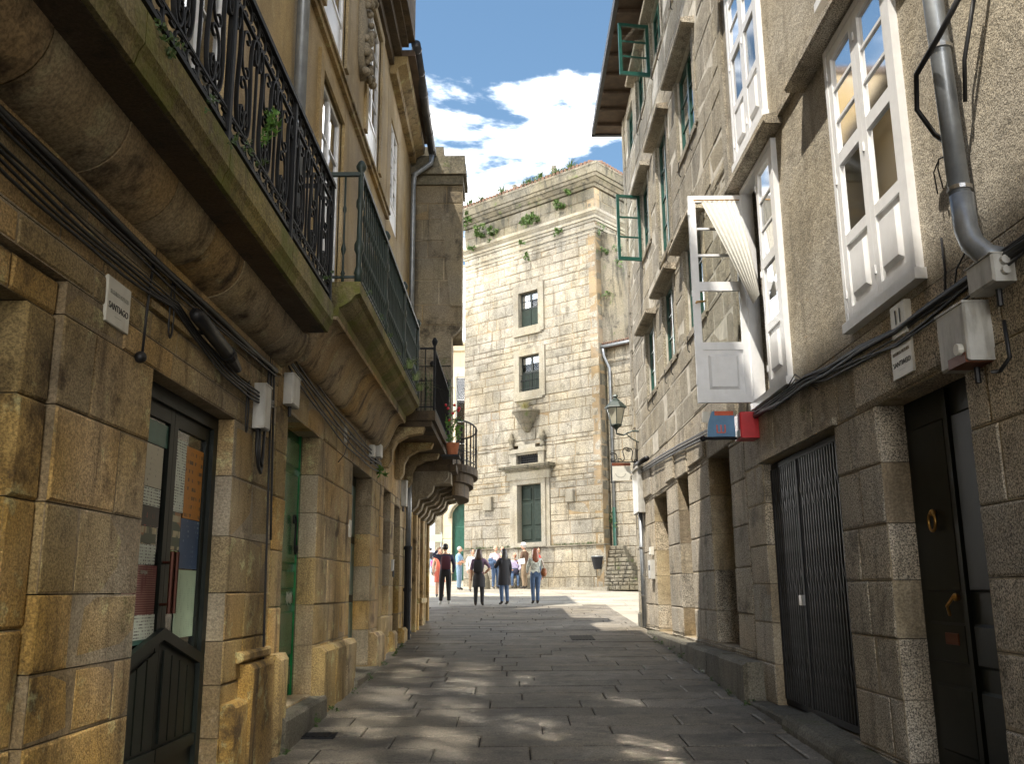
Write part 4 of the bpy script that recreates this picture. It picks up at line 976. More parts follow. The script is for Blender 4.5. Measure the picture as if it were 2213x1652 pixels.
h4 = thing('stone_house', 'grey weathered gabled house jutting over the street with a rounded balcony', 'house', (-2.0, 21.5, 1.0))
GA = Fr((0, 18.95), (1, 0), (0, -1))                       # its near end wall, faces down the street
ashlar(h4, GA, -3.2, -1.25, courses(4.7, 6.95, 0.42), (0.5, 0.9), [], 'grey_left', depth=0.3, gap=0.006, core=0.006)
ashlar(h4, GA, -3.2, -1.04, courses(7.2, 10.35, 0.45), (0.5, 0.9), [], 'grey_left', depth=0.3, gap=0.006, core=0.006)
m = MB(); m.fpoly(GA, [(-3.2, 6.95), (-1.25, 6.95), (-1.19, 7.0), (-1.10, 7.10), (-1.04, 7.2), (-3.2, 7.2)], -0.3, 0.0); m.build('jetty_moulding', 'grey_left', h4)
body_box(h4, -3.2, -1.27, 19.2, 19.8, 3.9, 6.96, 'grey_left', 'first_floor_wall'); body_box(h4, -3.2, -1.06, 19.2, 19.8, 6.97, 10.34, 'grey_left', 'upper_floor_wall'); body_box(h4, -3.2, -1.62, 19.81, 24.0, 3.9, 10.3, 'grey_left', 'rear_wall')
for a, b, z0, z1, o in ((-3.2, -1.02, 10.35, 10.55, 0.06), (-3.2, -0.96, 10.56, 10.72, 0.14), (-3.2, -0.98, 10.73, 11.0, 0.10), (-3.2, -1.45, 11.01, 11.25, 0.02)):
    m = MB(); m.fbox(GA, a, b, z0, z1, -0.9, o); m.build('cornice_stone', 'tower_dark', h4)
# raised panel added in the shape of the sunlit streak on the gable
m = MB(); m.fpoly(GA, [(-1.28, 7.6), (-1.05, 7.6), (-1.05, 9.7), (-1.5, 9.7)], 0.0, 0.035); m.build('gable_light_streak', 'grey_left', h4)
LF4 = Fr((-2.15, 0), (0, 1), (1, 0))
ashlar(h4, LF4, 18.92, 24.0, [0.8, 1.25, 1.8, 2.4, 3.0, 3.5, 3.95], (0.5, 0.9), [(19.4, 20.3, 0.8, 3.3), (21.0, 21.9, 1.6, 3.3), (22.5, 23.3, 0.9, 3.3)], 'left', depth=0.26)
for u0, u1 in ((19.25, 19.4), (20.3, 20.45), (20.85, 21.0), (21.9, 22.05), (22.35, 22.5), (23.3, 23.45)):
    m = MB(); m.bevbox(LF4, u0, u1, 0.85, 3.45, -0.02, 0.09, 0.02); m.build('pilaster', 'left', h4)
m = MB(); m.fbox(LF4, 20.8, 22.1, 1.5, 1.6, -0.02, 0.16); m.build('window_sill', 'left', h4)
m = MB(); m.fbox(LF4, 19.4, 23.3, 0.8, 3.3, -0.3, -0.26); m.build('shuttered_opening', 'door_dark', h4)
body_box(h4, -8, -2.46, 18.95, 24.0, -0.5, 10.3)
EN = Fr((0, 24.02), (1, 0), (0, 1)); wallsheet(h4, EN, -8, -2.16, 0.6, 4.0, [], 'left', name='end_wall')
# carved corbels carrying the jetty
for k in range(6):
    d = 19.15 + 0.86 * k; w = 0.15
    pr = [(0, 0), (0.12, -0.02), (0.22, 0.08), (0.26, 0.22), (0.42, 0.26), (0.52, 0.36), (0.56, 0.50), (0.74, 0.54), (0.84, 0.64), (0.86, 0.78), (0, 0.78)]
    m = MB(); m.sweep(pr, (XL - 0.01, d - w, 3.35), (XL - 0.01, d + w, 3.35)); m.build('carved_corbel', 'grey_left', h4)
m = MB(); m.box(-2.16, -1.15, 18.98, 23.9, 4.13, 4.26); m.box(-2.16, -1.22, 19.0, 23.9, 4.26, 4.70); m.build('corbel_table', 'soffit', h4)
def rounded(m, z0, z1, rr, grow=0.0):
    c = Vector((-1.28, 20.9, 0)); V = []; n = 14
    pts = [(c.x + (0.5 + grow) * math.sin(math.pi * k / n), c.y - (1.35 + grow) * math.cos(math.pi * k / n)) for k in range(n + 1)]
    V = [Vector((x, y, z0)) for x, y in pts] + [Vector((x, y, z1)) for x, y in pts]; N = n + 1
    m.add(V, [tuple(range(N)), tuple(range(2 * N - 1, N - 1, -1))] + [(k, k + 1, N + k + 1, N + k) for k in range(n)] + [(n, 0, N, 2 * N - 1)]); return pts
m = MB(); rounded(m, 4.0, 4.2, 0, -0.10); rounded(m, 4.2, 4.36, 0, 0.0); rounded(m, 3.72, 4.0, 0, -0.2); m.build('round_balcony', 'soffit', h4)
m = MB(); pts = rounded(MB(), 0, 0, 0, -0.03); m.tube([(x, y, 5.30) for x, y in pts], 0.02, 6); m.tube([(x, y, 4.46) for x, y in pts], 0.012, 6); m.tube([(x, y, 4.66) for x, y in pts], 0.008, 6)
rail4 = m.build('balcony_railing', 'iron', h4)
for k, (x, y) in enumerate(pts):
    m = MB(); m.lathe([(0.011, 0), (0.011, 0.42), (0.022, 0.45), (0.011, 0.48), (0.011, 0.94)], (x, y, 4.36), 6); m.build('bar', 'iron', rail4)
bp = thing('bay_railing', 'rusting tangle of iron railing and dry creeper on the grey gable', 'railing', (-1.5, 18.7, 4.7))
m = MB()
for k in range(8): m.tube([(-2.05 + 0.10 * k, 18.7, 4.7), (-2.05 + 0.10 * k, 18.7, 6.0)], 0.010, 6)
for z in (4.8, 5.4, 5.95, 6.25): m.tube([(-2.1, 18.7, z), (-1.25, 18.7, z)], 0.012, 6)
m.build('grid', 'iron', bp)
m = MB(); m.ball((-1.62, 18.66, 6.3), 0.06); m.build('ball_finial', 'iron', bp)
m = MB()
for k in range(8): m.tube([(-1.75 + 0.09 * k + RD.uniform(-.05, .05), 18.64, 6.1 - 0.22 * j + RD.uniform(-.1, .1)) for j in range(6)], 0.006, 4)
leaves(m, (-1.5, 18.62, 5.75), 160, 0.34, 0.035); m.build('creeper', 'weed', bp, recalc=False)

h5 = thing('stone_house', 'tall house set back beyond the grey gable on the left', 'house', (-4, 27, 1.2))
L5 = Fr((-3.05, 0), (0, 1), (1, 0))
wallsheet(h5, L5, 24.05, 28.6, 0.9, 16.0, [], 'left_up', name='wall'); body_box(h5, -12, -3.3, 24.05, 28.6, 0.5, 15.9, 'left_up')
m = MB(); m.box(-12, -2.95, 24.05, 28.7, 16.0, 16.2); m.build('roof_eave', 'wood_eave', h5)

# ================================================================ RIGHT NEAR HOUSE (white French windows)
XR = 2.8
r1 = thing('rendered_house', 'roughcast house with tall white French windows over a granite ground floor', 'house', (3.2, 7, 0.3))
DR = (5.68, 7.12, 0.50, 3.12); GT = (8.08, 10.52, 0.52, 3.12)
ashlar(r1, RF, 2.3, 11.28, [-0.05, 0.5, 0.95, 1.38, 1.80, 2.22, 2.68, 3.12, 3.72], (0.45, 1.0), [DR, GT], 'right_low', core=0.008, gap=0.008, jit=0.006, depth=0.3)
m = MB(); m.bevbox(RF, 5.35, 7.45, 3.14, 3.60, -0.1, 0.03, 0.02, jit=0.004); m.build('door_lintel', 'right_low', r1)
m = MB(); m.fbox(RF, 8.0, 10.6, 3.125, 3.19, -0.05, 0.035); m.build('gate_lintel', 'right_low', r1)
W1 = (6.05, 7.42, 3.83, 6.32); W2 = (9.12, 10.50, 3.78, 6.40); W3 = (9.30, 10.66, 6.78, 9.35); W4 = (6.05, 7.42, 6.80, 9.35)
HZ = ((9.6, 2.2), (12.2, 2.2), (14.8, 2.5)); HI = [(c, c + 1.35, z, z + h) for z, h in HZ for c in (2.5, 4.3, 6.1, 7.9, 9.7)]
wallsheet(r1, RF, 2.3, 11.28, 3.72, 19.0, [W1, W2, W3, W4] + HI, 'rough', name='roughcast_wall', o1=-0.003)
HA = [(c, c + 1.35, z, z + h) for z, h in ((6.8, 2.2),) + HZ for c in (-4.7, -2.9, -1.1, 0.7)]; HI = HI + HA
wallsheet(r1, RF, -14, 2.3, -0.8, 19.0, HA, 'rough', name='wall')
for (a, b, z0, z1) in HI: casement(r1, RF, a, b, z0, z1, 0.0, 'white', 2, 4, panel=0.4)  # unseen upper windows, added to bounce sun patches onto street and left wall
body_box(r1, 3.28, 12, -14, 11.27, -1, 18.9)
m = MB(); m.box(2.2, 12, -14, 11.25, 19.0, 19.2); m.build('roof_eave', 'wood_eave', r1)
for w, (a, b) in ((W1, (5.62, 8.12)), (W2, (8.85, 11.0)), (W3, (9.1, 11.0))):
    m = MB(); z = w[3] + 0.03
    m.fpoly(Fr((0, 0), (1, 0), (0, 1)), [(XR + 0.02, z), (XR - 0.17, z), (XR - 0.19, z + 0.03), (XR - 0.19, z + 0.09), (XR + 0.02, z + 0.14)], a, b); m.build('window_hood', 'right_low', r1)
m = MB(); m.fbox(RF, 2.3, 11.25, 6.50, 6.56, -0.02, 0.045); m.build('string_course', 'right_low', r1)
m = MB(); m.fbox(RF, 11.06, 11.28, 3.72, 13.0, -0.05, 0.03); m.build('joint_strip', 'right', r1)
def french(parent, w, closed=(True, True), o=0.05):
    a, b, z0, z1 = w; m = MB(); f = 0.06
    m.fbox(RF, a, a + f, z0, z1, -0.08, o + 0.005); m.fbox(RF, b - f, b, z0, z1, -0.08, o + 0.005); m.fbox(RF, a + f, b - f, z1 - f, z1, -0.08, o + 0.004); m.fbox(RF, a - 0.03, b + 0.03, z0 - 0.05, z0 + 0.03, -0.08, o + 0.03)
    fm = m.build('window_frame', 'white', parent); mid = (a + b) / 2
    if closed[0]: french_leaf(parent, RF, a + f + 0.004, mid - 0.002, z0 + 0.035, z1 - f - 0.004, o)
    if closed[1]: french_leaf(parent, RF, mid + 0.002, b - f - 0.004, z0 + 0.035, z1 - f - 0.004, o)
    d = MB(); d.fbox(RF, a, b, z0, z1, -0.40, -0.39); d.build('unlit_room_sheet', 'room', fm)
    return fm
f1 = french(r1, W1); f2 = french(r1, W2, (True, False)); f3 = french(r1, W3); f4 = french(r1, W4)
def hang(fr, u0, u1, za, zb, o, fold=0.025, tie=0.0):
    def P(s, t):
        wv = fold * math.sin(s * 38) ; u = u0 + (u1 - u0) * (s * (1 - tie * t)); return fr(u, zb + (za - zb) * t, o + wv)
    return P
for w, fm in ((W1, f1), (W2, f2), (W3, f3)):
    curtain_sheet(fm, hang(RF, w[0] + 0.08, w[0] + 0.50, w[2] + 0.7, w[3] - 0.10, -0.16, tie=0.35), nu=40)
    if fm is not f2: curtain_sheet(fm, hang(RF, w[1] - 0.08, w[1] - 0.40, w[2] + 0.7, w[3] - 0.10, -0.16, tie=0.35), nu=40)
# the open leaf of the middle window, swung out into the street, its curtain blown outside
OL = Fr((XR - 0.05, 10.46), (-1, 0), (0, -1))
ol = french_leaf(r1, OL, 0.005, 0.635, W2[2] + 0.035, W2[3] - 0.064, 0.0, name='open_window_leaf')
m = MB(); m.tube([OL(0.60, 5.0, 0.04), OL(0.50, 5.0, 0.06)], 0.012, 6); m.tube([OL(0.60, 5.0, -0.0), OL(0.60, 5.0, 0.05)], 0.012, 6); m.build('handle', 'brass', ol)
def blown(s, t):
    top = OL(0.50 - 0.40 * s, 6.24, 0.06); bot = Vector((XR - 0.10 - 0.02 * s, 10.05 - 0.35 * s, 4.85)); q = top.lerp(bot, t)
    q += Vector((-0.03 * math.sin(math.pi * t) * (1 - s), -0.10 * math.sin(math.pi * t), 0.0)); q.y += 0.018 * math.sin(s * 42) * (1 - 0.5 * t); return q
curtain_sheet(ol, blown, nu=44, nv=14)
m = MB(); m.tube([OL(0.58, 6.25, 0.06), OL(0.04, 6.25, 0.06)], 0.008, 6); m.build('curtain_rod', 'brass', ol)
# front door and gate
fd = thing('front_door', 'very dark green front door with brass knocker under the number plaque', 'door', tuple(RF(6.4, 0.5, -0.22)))
QF = Fr((XR + 0.22, 0), (0, 1), (-1, 0))
m = MB(); m.fbox(QF, DR[0], DR[1], DR[2], DR[3], -0.05, 0.0); m.build('door_leaf', 'door_dark', fd)
for (p, q) in ((5.78, 6.36), (6.44, 7.02)):
    for (c, d_) in ((0.62, 1.10), (1.22, 1.52), (1.70, 2.92)):
        m = MB(); m.bevbox(QF, p, q, c, d_, -0.01, 0.02, 0.03); m.build('panel', 'door_dark', fd)
m = MB(); m.fbox(QF, 6.37, 6.43, 0.5, 3.1, 0.0, 0.03); m.build('cover_strip', 'door_dark', fd)
m = MB(); c = QF(6.72, 2.20, 0.05)
m.tube([c + Vector((0, 0.055 * math.sin(t_), 0.065 * math.cos(t_))) for t_ in [2 * math.pi * k / 20 for k in range(20)]], 0.011, 6, closed=True); m.ball(QF(6.72, 2.265, 0.04), 0.025); m.build('knocker', 'brass', fd, smooth=True)
m = MB(); m.tube([QF(6.64, 1.56, 0.03), QF(6.60, 1.62, 0.06), QF(6.52, 1.68, 0.05)], 0.012, 6); m.ball(QF(6.52, 1.68, 0.03), 0.028); m.build('door_handle', 'brass', fd)
m = MB(); m.bevbox(QF, 6.56, 6.76, 1.36, 1.44, 0.0, 0.026, 0.005); m.build('letter_slot', 'letterbox', fd)
m = MB(); m.bevbox(RF, 5.55, 7.25, 0.0, 0.5, -0.3, 0.10, 0.03, jit=0.01); m.build('door_step', 'kerb', r1)
gt = thing('folding_gate', 'black iron folding gate across the wide granite doorway', 'gate', tuple(RF(9.3, 0.52, -0.1)))
m = MB(); m.fbox(RF, GT[0], GT[1], 0.54, 0.60, -0.13, -0.10); m.fbox(RF, GT[0], GT[1], 3.04, 3.10, -0.13, -0.10); m.fbox(RF, GT[0], GT[0] + 0.04, 0.6, 3.04, -0.13, -0.09); m.fbox(RF, GT[1] - 0.04, GT[1], 0.6, 3.04, -0.13, -0.09); m.build('gate_frame', 'iron', gt)
gb = MB(); gb.fbox(RF, GT[0] + 0.05, GT[0] + 0.068, 0.60, 3.04, -0.118, -0.100); gbar = gb.build('gate_bar', 'iron_gate', gt)
ng = 31
for k in range(1, ng): dup(gbar, gt, (0, k * (GT[1] - GT[0] - 0.11) / (ng - 1), 0))
for k in range(0, ng - 2, 2):
    ua, ub = GT[0] + 0.06 + k * (GT[1] - GT[0] - 0.11) / (ng - 1), GT[0] + 0.06 + (k + 2) * (GT[1] - GT[0] - 0.11) / (ng - 1)
    for z in (0.85, 1.7, 2.55):
        m = MB(); m.fpoly(RF, [(ua, z), (ua + 0.014, z), (ub + 0.014, z + 0.28), (ub, z + 0.28)], -0.100, -0.096); m.build('scissor_link', 'iron_gate', gt)
for z in (1.0, 1.75, 2.5):
    m = MB(); m.fbox(RF, GT[0] + 0.04, GT[1] - 0.04, z, z + 0.02, -0.140, -0.131); m.build('cross_rail', 'iron', gt)
m = MB(); m.bevbox(RF, 9.55, 9.65, 1.58, 1.68, -0.10, -0.05, 0.006); m.build('padlock_box', 'steel', gt)
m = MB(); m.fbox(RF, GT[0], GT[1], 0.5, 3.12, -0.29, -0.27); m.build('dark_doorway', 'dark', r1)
m = MB(); m.fbox(RF, 9.54, 9.60, 0.6, 3.04, -0.125, -0.085); m.build('lock_stile', 'iron', gt)
# steps and kerb on the right
st = MB(); st.bevbox(RF, 9.55, 10.95, 0.2, 0.53, -0.1, 0.20, 0.02, jit=0.006); setp(st.build('stone_step', 'kerb', None), 'pale granite step at the foot of the folding gate', 'step')
k0 = 5.0
while k0 < 9.5:
    e = min(k0 + RD.uniform(0.7, 1.0), 9.53); m = MB()
    pr = [(0.30, -0.3), (0.02, -0.3), (0.0, 0.05), (0.02, 0.10), (0.06, 0.13), (0.30, 0.15)]
    m.sweep(pr, (2.56, k0 + 0.006, gz(k0)), (2.56, e - 0.006, gz(e))); m.build('kerb_stone', 'kerb', street); k0 = e
# fittings on the right wall
RFL = Fr((XR - 0.034, 0), (0, 1), (-1, 0))
plaque(RFL, 6.27, 6.62, 3.20, 3.46, 'yellowed plaque reading SANTIAGO over the dark front door', -1, 'SEGUROS MUTUOS', 'ink_brown')
np_ = thing('number_plaque', 'small white house number plaque half hidden by cables', 'plaque', tuple(RF(6.45, 3.52, 0)))
m = MB(); m.bevbox(RFL, 6.32, 6.57, 3.49, 3.73, -0.04, 0.012, 0.004); m.build('plate', 'marble', np_)
text3d('11', RFL, 6.44, 3.63, 0.014, 0.15, 'ink', np_, -1)
gR = 'black cables along the right wall'
for k in range(9):
    o = 0.03 + 0.012 * (k % 3); dz = 0.018 * k
    pth = [RF(2.6, 3.62 - dz, o)] + [RF(u, z - dz * (0.6 + 0.4 * math.sin(u + k)) + RD.uniform(-.01, .01), o) for u, z in ((4.2, 3.60), (5.34, 3.585), (6.0, 3.58), (6.5, 3.57), (7.2, 3.62), (8.0, 3.64), (8.6, 3.70), (9.4, 3.70), (10.5, 3.72))]
    if k % 2 == 0: pth += [RF(u, z - dz * 0.8, o) for u, z in ((11.6, 3.85), (13.5, 3.98), (15.5, 4.10), (17.5, 4.20), (20.6, 4.32))]
    cable(pth, RD.choice((0.008, 0.011, 0.016)), 'black cable bundled along the right wall above the folding gate', gR)
for k in range(3):
    cable([RF(8.3, 3.56 - .03 * k, .04), RF(8.9, 3.68 + .05 * k, .05), RF(9.6, 3.62 - .02 * k, .06), RF(10.4, 3.70, .05)], 0.006, 'loose looping strand above the folding gate', 'loose strands above the gate')
dpr = thing('downpipe', 'thick grey zinc downpipe on the roughcast wall by the white window', 'downpipe', tuple(RF(5.2, 3.5, 0.1)))
m = MB(); m.tube([RF(5.30, 9, 0.12), RF(5.27, 5.4, 0.12), RF(5.22, 3.85, 0.12)], 0.062, 14)
m.build('pipe', 'zinc', dpr, smooth=True)
m = MB(); m.tube([RF(5.21, 4.02, 0.12), RF(5.20, 3.80, 0.12), RF(5.17, 3.70, 0.11), RF(5.09, 3.60, 0.08), RF(5.04, 3.56, 0.03)], 0.068, 14); m.build('elbow', 'zinc', dpr, smooth=True)
m = MB()
for z in (4.05, 5.0, 6.5): m.tube([RF(5.215 + (z - 3.85) * 0.03, z, 0.12), RF(5.216 + (z - 3.85) * 0.03, z + 0.025, 0.12)], 0.072, 14)
m.build('collar', 'steel', dpr)
meter(RF, 5.10, 3.40, 0.30, 0.17, 0.13, 'white junction box at the foot of the thick downpipe', 'pvc', True)
mb_ = meter(RF, 5.45, 3.03, 0.36, 0.36, 0.16, 'dented white meter box with rusty corner beside the dark front door', 'pvc')
m = MB(); m.fbox(RF, 5.30, 5.52, 3.025, 3.085, 0.0, 0.164); m.build('rusty_corner', 'letterbox', mb_)
m = MB(); m.lathe([(0.035, 0), (0.035, 0.03), (0.02, 0.03)], RF(5.35, 3.11, 0.16), 12, (-1, 0, 0)); m.build('seal', 'marble', mb_)
cable([RF(5.05, 3.2, .05), RF(5.02, 2.98, .06), RF(5.1, 2.92, .08), RF(5.2, 2.94, .07)], 0.012, 'short black cable curling under the dented meter box')
cable([RF(4.75, 5.35, .05), RF(5.05, 4.98, .22), RF(5.35, 4.9, .24), RF(5.52, 4.75, .18), RF(5.48, 4.55, .10), RF(5.38, 4.42, .05), RF(5.30, 4.35, .05)], 0.018, 'thick black cable looping round the downpipe')
cable([RF(4.9, 5.15, .06), RF(5.1, 4.85, .06), RF(5.15, 4.6, .06)], 0.014, 'black cable passing behind the downpipe')
for k in range(2): cable([RF(5.42, 4.40, .03), RF(5.55, 4.42, .06), RF(5.62 - .06 * k, 4.36, .07), RF(5.64 - .08 * k, 4.22, .05)], 0.005, 'thin wire end sticking out of the wall by the downpipe', 'wire ends by the downpipe')
cable([RF(5.35, 4.35, .02), RF(5.3, 4.0, .02), RF(5.33, 3.8, .02), RF(5.55, 3.68, .03), RF(5.62, 3.55, .03)], 0.006, 'thin wire trailing down the roughcast beside the downpipe')
cable([RF(5.72, 3.95, .02), RF(5.70, 3.72, .03), RF(5.75, 3.5, .03)], 0.008, 'short cable dropping from the corner of the white window')
# projecting signs
sg = thing('projecting_sign', 'blue projecting shop sign with orange letter on an iron rod', 'sign', (2.45, 10.7, 3.3))
SF0 = Fr((0, 10.72), (1, 0), (0, -1)); ZB = onY(1560, 948, 10.72).z - 3.59
SF = lambda u, z, o=0.0: SF0(2.25 + (u - 2.06) * 0.66, 3.59 + ZB + (z - 3.59) * 0.62, o)
SF.N = SF0.N
m = MB(); m.fpoly(SF, [(2.06, 3.62), (2.55, 3.62), (2.54, 4.02), (2.52, 4.1), (2.16, 4.1), (2.12, 4.0), (2.08, 3.85)], -0.015, 0.015); m.build('board', 'blue', sg)
m = MB(); m.fbox(SF, 2.20, 2.53, 4.02, 4.10, 0.015, 0.019); m.build('orange_band', 'orange', sg)
m = MB()
for u in (2.22, 2.29, 2.36): m.fbox(SF, u, u + 0.022, 3.70, 3.84, 0.015, 0.019)
m.fbox(SF, 2.23, 2.37, 3.685, 3.705, 0.015, 0.0195); m.build('letter', 'orange', sg)
m = MB(); m.tube([SF(2.0, 3.59, 0), SF(2.89, 3.59, 0)], 0.018, 8); m.ball(SF(1.98, 3.59, 0), 0.034); m.build('rod', 'iron', sg)
m = MB(); m.fpoly(SF, [(1.98, 3.9), (2.08, 3.88), (2.12, 4.0), (2.12, 4.1), (2.0, 4.1)], -0.012, 0.012); m.build('pale_flourish', 'marble', sg)
rs = thing('lit_box_sign', 'red box sign mounted on the wall beside the blue sign', 'sign', (2.7, 10.6, 3.3))
m = MB(); zr = onY(1610, 946, 10.5).z; m.bevbox(RF, 10.52, 10.80, zr, zr + 0.30, 0.0, 0.21, 0.01); m.build('case', 'red', rs)
m = MB(); m.fbox(RF, 10.55, 10.77, zr + 0.02, zr + 0.10, 0.21, 0.214); m.build('pale_print', 'marble', rs)
# ================================================================ RIGHT FAR HOUSE (green windows)
r2 = thing('stone_house', 'tall granite house with white mortar joints and dark green windows', 'house', (3.2, 16.5, 0.8))
C1, C2, C3 = (17.72, 18.88), (15.45, 16.65), (12.95, 14.40)
ups = [(*C1, 5.58, 6.95), (*C2, 5.66, 7.06), (*C3, 5.66, 7.10), (*C1, 8.60, 10.05), (*C2, 7.70, 10.05), (*C3, 8.60, 10.10), (*C1, 11.65, 12.75), (*C2, 11.65, 12.75), (*C3, 11.65, 12.75), (19.6, 20.6, 11.7, 12.75)]
Q2, Q3, Q4 = (12.1, 13.4, 1.02, 3.58), (15.0, 16.0, 1.0, 3.58), (17.2, 18.75, 0.96, 3.52)
ashlar(r2, RF, 11.29, 21.4, [0.95, 1.45, 2.0, 2.5, 3.05, 3.58, 4.35], (0.55, 1.1), [Q2, Q3, Q4], 'right_low', core=0.010, gap=0.009, jit=0.005, depth=0.42)
ashlar(r2, RF, 11.29, 21.4, courses(4.36, 13.05, 0.46, 0.2), (0.5, 1.15), ups, 'right', mortar='mortar_white', core=0.004, gap=0.020, jit=0.006, depth=0.30, ch=0.008, key=lambda r: r[0] + 0.4 * r[2])
body_box(r2, 3.28, 12, 11.29, 21.38, -0.5, 13.0)
FAR = Fr((0, 21.41), (1, 0), (0, 1)); wallsheet(r2, FAR, 2.805, 12, 0.5, 13.05, [], 'right', name='far_wall', o1=0)
m = MB(); m.box(2.16, 12, 10.9, 21.9, 13.06, 13.14); m.build('roof_eave', 'wood_eave', r2)
m = MB(); m.box(2.08, 2.16, 10.9, 22.0, 13.02, 13.22); m.box(2.08, 12, 21.9, 22.0, 13.02, 13.22); m.build('eave_board', 'zinc_dark', r2)
for k in range(14):
    m = MB(); m.box(2.18, 2.8, 11.2 + 0.78 * k, 11.28 + 0.78 * k, 12.98, 13.058); m.build('eave_rafter', 'wood_eave', r2)
for (a, b, z0, z1) in ups[:9]:
    op = (a, z0) == (C1[0], 8.60) or (a, z0) == (C1[0], 11.65)
    casement(r2, RF, a + 0.03, b - 0.03, z0 + 0.02, z1 - 0.02, -0.06, 'green', 2, 4 if z1 - z0 > 2 else 3, stile=0.06, dep=0.05, name='window')
    m = MB(); m.fpoly(Fr((0, 0), (1, 0), (0, 1)), [(XR + 0.02, z1 + 0.01), (XR - 0.19, z1 + 0.03), (XR - 0.21, z1 + 0.06), (XR - 0.20, z1 + 0.11), (XR + 0.02, z1 + 0.14)], a - 0.28, b + 0.28); m.build('window_hood', 'right_low', r2)
    m = MB(); m.fbox(RF, a - 0.05, b + 0.05, z0 - 0.10, z0, -0.05, 0.03); m.build('window_sill', 'right', r2)
    m = MB(); m.fbox(RF, a - 0.16, a, z0 - 0.05, z1, -0.03, 0.022); m.build('window_jamb', 'right', r2); m = MB(); m.fbox(RF, b, b + 0.16, z0 - 0.05, z1, -0.03, 0.022); m.build('window_jamb', 'right', r2)
    for q in (a + 0.25, b - 0.25):
        m = MB(); m.tube([RF(q, z0 - 0.06, 0.0), RF(q, z0 - 0.07, 0.06), RF(q, z0 - 0.28, 0.06), RF(q, z0 - 0.32, 0.03)], 0.008, 5); m.build('line_hook', 'iron', r2)
casement(r2, RF, 19.6, 20.6, 11.7, 12.7, -0.06, 'green', 2, 3, stile=0.06)
def open_casement(u, z0, z1, w, ang):
    d = Vector((-math.sin(ang), math.cos(ang)))                # from the hinge outward
    f = Fr((XR - 0.02, u), (d.x, d.y), (-d.y, d.x)); return casement(r2, f, 0.0, w, z0, z1, 0.0, 'green', 1, 3, stile=0.06, bar=0.03, dep=0.045, name='open_casement', back=False)
open_casement(C1[1] - 0.02, 8.55, 10.03, 0.52, rad(100)); open_casement(C2[1] + 0.1, 11.62, 12.75, 0.62, rad(100))
m = MB(); m.bevbox(RF, 20.95, 21.42, 0.85, 1.25, -0.3, 0.06, 0.03); m.build('corner_plinth', 'kerb', r2)
for k in range(26):
    z = 1.25 + k * 0.455; m = MB(); w = 0.36 if k % 2 else 0.30
    m.bevbox(RF, 21.42 - w, 21.424, z, z + 0.45, -0.2, 0.028, 0.012, jit=0.003); m.build('quoin_stone', 'right', r2)
for (a, b, z0, z1) in (Q2, Q3, Q4):                            # roller shutters set deep in the openings
    m = MB(); m.fbox(RF, a, b, z1 - 0.30, z1, -0.42, -0.30); m.build('shutter_box', 'door_dark', r2)
    n = int((z1 - 0.3 - z0) / 0.09)
    s0 = MB(); s0.bevbox(RF, a, b, z0, z0 + 0.082, -0.41, -0.36, 0.018); so = s0.build('shutter_slat', 'pvc' if a > 17 else 'iron_green', r2)
    for k in range(1, n): dup(so, r2, (0, 0, 0.09 * k))
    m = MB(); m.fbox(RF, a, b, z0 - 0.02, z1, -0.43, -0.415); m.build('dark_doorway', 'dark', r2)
for a, b in ((11.31, 12.08), (13.42, 14.98), (16.02, 17.18), (18.77, 20.9)):
    m = MB(); m.bevbox(RF, a + 0.15, b - 0.15, 3.62, 4.2, -0.02, 0.035, 0.02); m.build('panel_stone', 'right_low', r2)
lg = thing('stone_ledge', 'long mossy granite ledge rising out of the street under the shuttered doors', 'ledge', (2.7, 15, 0.7))
k0 = 10.98
while k0 < 19.6:
    e = min(k0 + RD.uniform(0.9, 1.5), 19.7); m = MB(); m.bevbox(RF, k0 + 0.004, e - 0.004, 0.2, 0.945 + RD.uniform(-.006, .006), -0.3, 0.22 - 0.10 * (k0 - 11) / 8, 0.035, jit=0.012)
    m.build('ledge_stone', 'kerb', lg); k0 = e if e < 19.69 else 30
# corner fittings
cb = thing('cable_duct', 'white cable duct box on the far corner of the granite house', 'duct', tuple(RF(20.5, 3.3, 0)))
m = MB(); m.bevbox(RF, 20.0, 20.9, 3.35, 4.3, 0.0, 0.14, 0.015); m.build('case', 'pvc', cb)
m = MB(); m.fbox(RF, 19.95, 20.95, 4.28, 4.33, 0.0, 0.16); m.build('lid', 'pvc', cb)
cp = thing('downpipe', 'slim white pipe down the far corner of the granite house', 'downpipe', tuple(RF(20.2, 1.0, 0.06)))
m = MB(); m.tube([RF(20.3, 3.35, 0.07), RF(20.3, 0.98, 0.07)], 0.045, 10); m.build('pipe', 'zinc', cp, smooth=True)
m = MB()
for z in (1.6, 2.6): m.tube([RF(20.3, z, 0.07), RF(20.3, z + .03, 0.07)], 0.055, 10)
m.build('clip', 'steel', cp)
ib = thing('intercom', 'small grey intercom box beside the pale roller shutter', 'intercom', tuple(RF(19.05, 2.2, 0)))
m = MB(); m.bevbox(RF, 18.95, 19.3, 1.95, 2.32, 0.0, 0.09, 0.01); m.build('case', 'pvc', ib); m = MB(); m.fbox(RF, 19.05, 19.2, 2.12, 2.22, 0.09, 0.094); m.build('button_panel', 'iron', ib)
m = MB(); m.bevbox(RF, 19.0, 19.2, 2.42, 2.58, 0.0, 0.07, 0.01); setp(m.build('alarm_box', 'marble', None), 'little white alarm box above the intercom', 'alarm box')
m = MB(); m.tube([RF(20.75, 4.40, 0.08), RF(20.3, 4.40, 0.10), RF(18.8, 4.33, 0.10)], 0.055, 8); setp(m.build('cable_sleeve', 'cable', None, smooth=True), 'fat black cable sleeve at the far corner of the granite house', 'cable')
